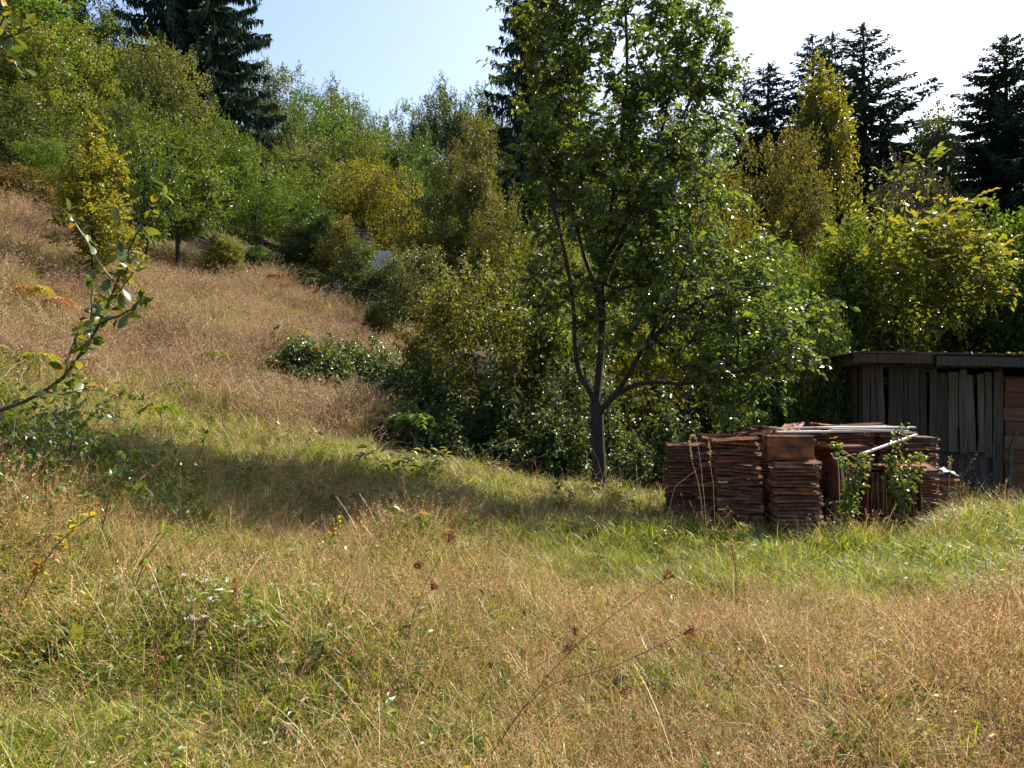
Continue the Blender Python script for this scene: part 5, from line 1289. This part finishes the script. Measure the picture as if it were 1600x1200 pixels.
stalk('grass_stalk', [at(1483, 800, 8.2), at(1483, 760, 8.2), at(1484, 735, 8.2), at(1484, 714, 8.2)], .0025, .002, 'palestalk', 'pale upright stalk with a fluffy tip before the shed wall', 'grass stalk', GS, 'plume', 15)
stalk('grass_stalk', [at(950, 775, 9.2), at(940, 740, 9.2), at(925, 700, 9.2), at(905, 670, 9.2)], .0025, .0015, 'palestalk', 'pale stalk crossing the foot of the plum trunk', 'grass stalk', GS, None, 16)
GR = 'yellow reed stalks by the shed'
stalk('reed_stalk', [at(1500, 815, 8.2), at(1498, 790, 8.2), at(1495, 770, 8.2), at(1493, 755, 8.2)], .003, .002, 'palestalk', 'yellow reed with few leaves beside the low heap', 'reed', GR, 'reed', 21)
stalk('reed_stalk', [at(1541, 825, 8.0), at(1540, 805, 8.0), at(1538, 795, 8.0), at(1536, 785, 8.0)], .003, .002, 'palestalk', 'yellow reed standing before the shed door post', 'reed', GR, 'reed', 22)
stalk('reed_stalk', [at(1568, 832, 7.9), at(1567, 815, 7.9), at(1568, 800, 7.9), at(1570, 788, 7.9)], .003, .002, 'palestalk', 'yellow reed nearest the leaning pole', 'reed', GR, 'reed', 23)
GY = 'white yarrow flowers'
for i, (px, py, lab) in enumerate([(284, 903, 'white yarrow flower standing highest of its patch'), (318, 912, 'white yarrow flower beside the highest one'), (300, 942, 'white yarrow flower in the middle of its patch'), (332, 940, 'white yarrow flower nearest the dock stalk'), (298, 970, 'white yarrow flower lowest of its patch'), (322, 968, 'small yarrow flower half sunk in grass')]):
    Yq = 4.2 - .05 * i; b = at(px - 2, py + 90, Yq)
    stalk('yarrow', [b, at(px - 1, py + 50, Yq), at(px, py + 20, Yq), at(px, py, Yq)], .0018, .0014, 'stalk', lab, 'flower', GY, 'yarrow', 30 + i)
# yellowing bramble shoot
def shoot(px0, py0, px1, py1, Y, label, seed, mats=('yfern',), n=12):
    g = np.random.default_rng(seed)
    a, b = at(px0, py0, Y), at(px1, py1, Y - .1); z = float(H(a[0], a[1])); a[2] = z; b[2] = max(min(b[2], z + .9), z + .35)
    root = thing('bramble_shoot', label, 'bramble shoot', a)
    c = curve([np.zeros(3), (b - a) * .5 + (0, 0, .10), b - a], 14); link('stem', tube_mesh('shoot_stem', [c], [np.linspace(.004, .002, 14)], M['twig'], 5), root)
    for k in range(n):
        i = int(2 + 11 * g.random()); d = nrm(g.normal(size=3) + np.array((0, -.2, .2)))
        V, F, rn = leaf_cloud(np.zeros((3, 3)), np.stack([d, nrm(d + g.normal(size=3) * .9), nrm(d + g.normal(size=3) * .9)]), np.array((0, 0, 1.)) + g.normal(size=(3, 3)) * .4, g.uniform(.04, .065, 3), .62, LEAF6, g)
        link('leaf', make_mesh('shoot_leaf', V, [F], [M[mats[k % len(mats)]]], rnd=rn), root, c[i] + d * .02)
shoot(10, 850, 150, 800, 4.3, 'yellow leaved bramble shoot arching over the dry grass', 91, ('yfern', 'orange', 'yfern'), 16)
shoot(190, 880, 260, 830, 4.6, 'small yellowing bramble shoot beside the yellow leaved one', 92, ('yfern', 'gfern'), 7)
shoot(150, 640, 215, 575, 5.4, 'green bramble shoot rising behind the apple branch', 93, ('gfern', 'vine'), 10)
shoot(300, 690, 340, 640, 7.6, 'pale bramble shoot on the edge of the slope shadow', 94, ('gfern', 'yfern'), 9)
shoot(510, 850, 545, 800, 6.5, 'yellow green bramble shoot in dry grass before the bank', 95, ('yfern', 'gfern'), 9)
shoot(860, 775, 890, 735, 9.4, 'green bramble shoot beside the plum trunk foot', 96, ('gfern', 'vine'), 9)
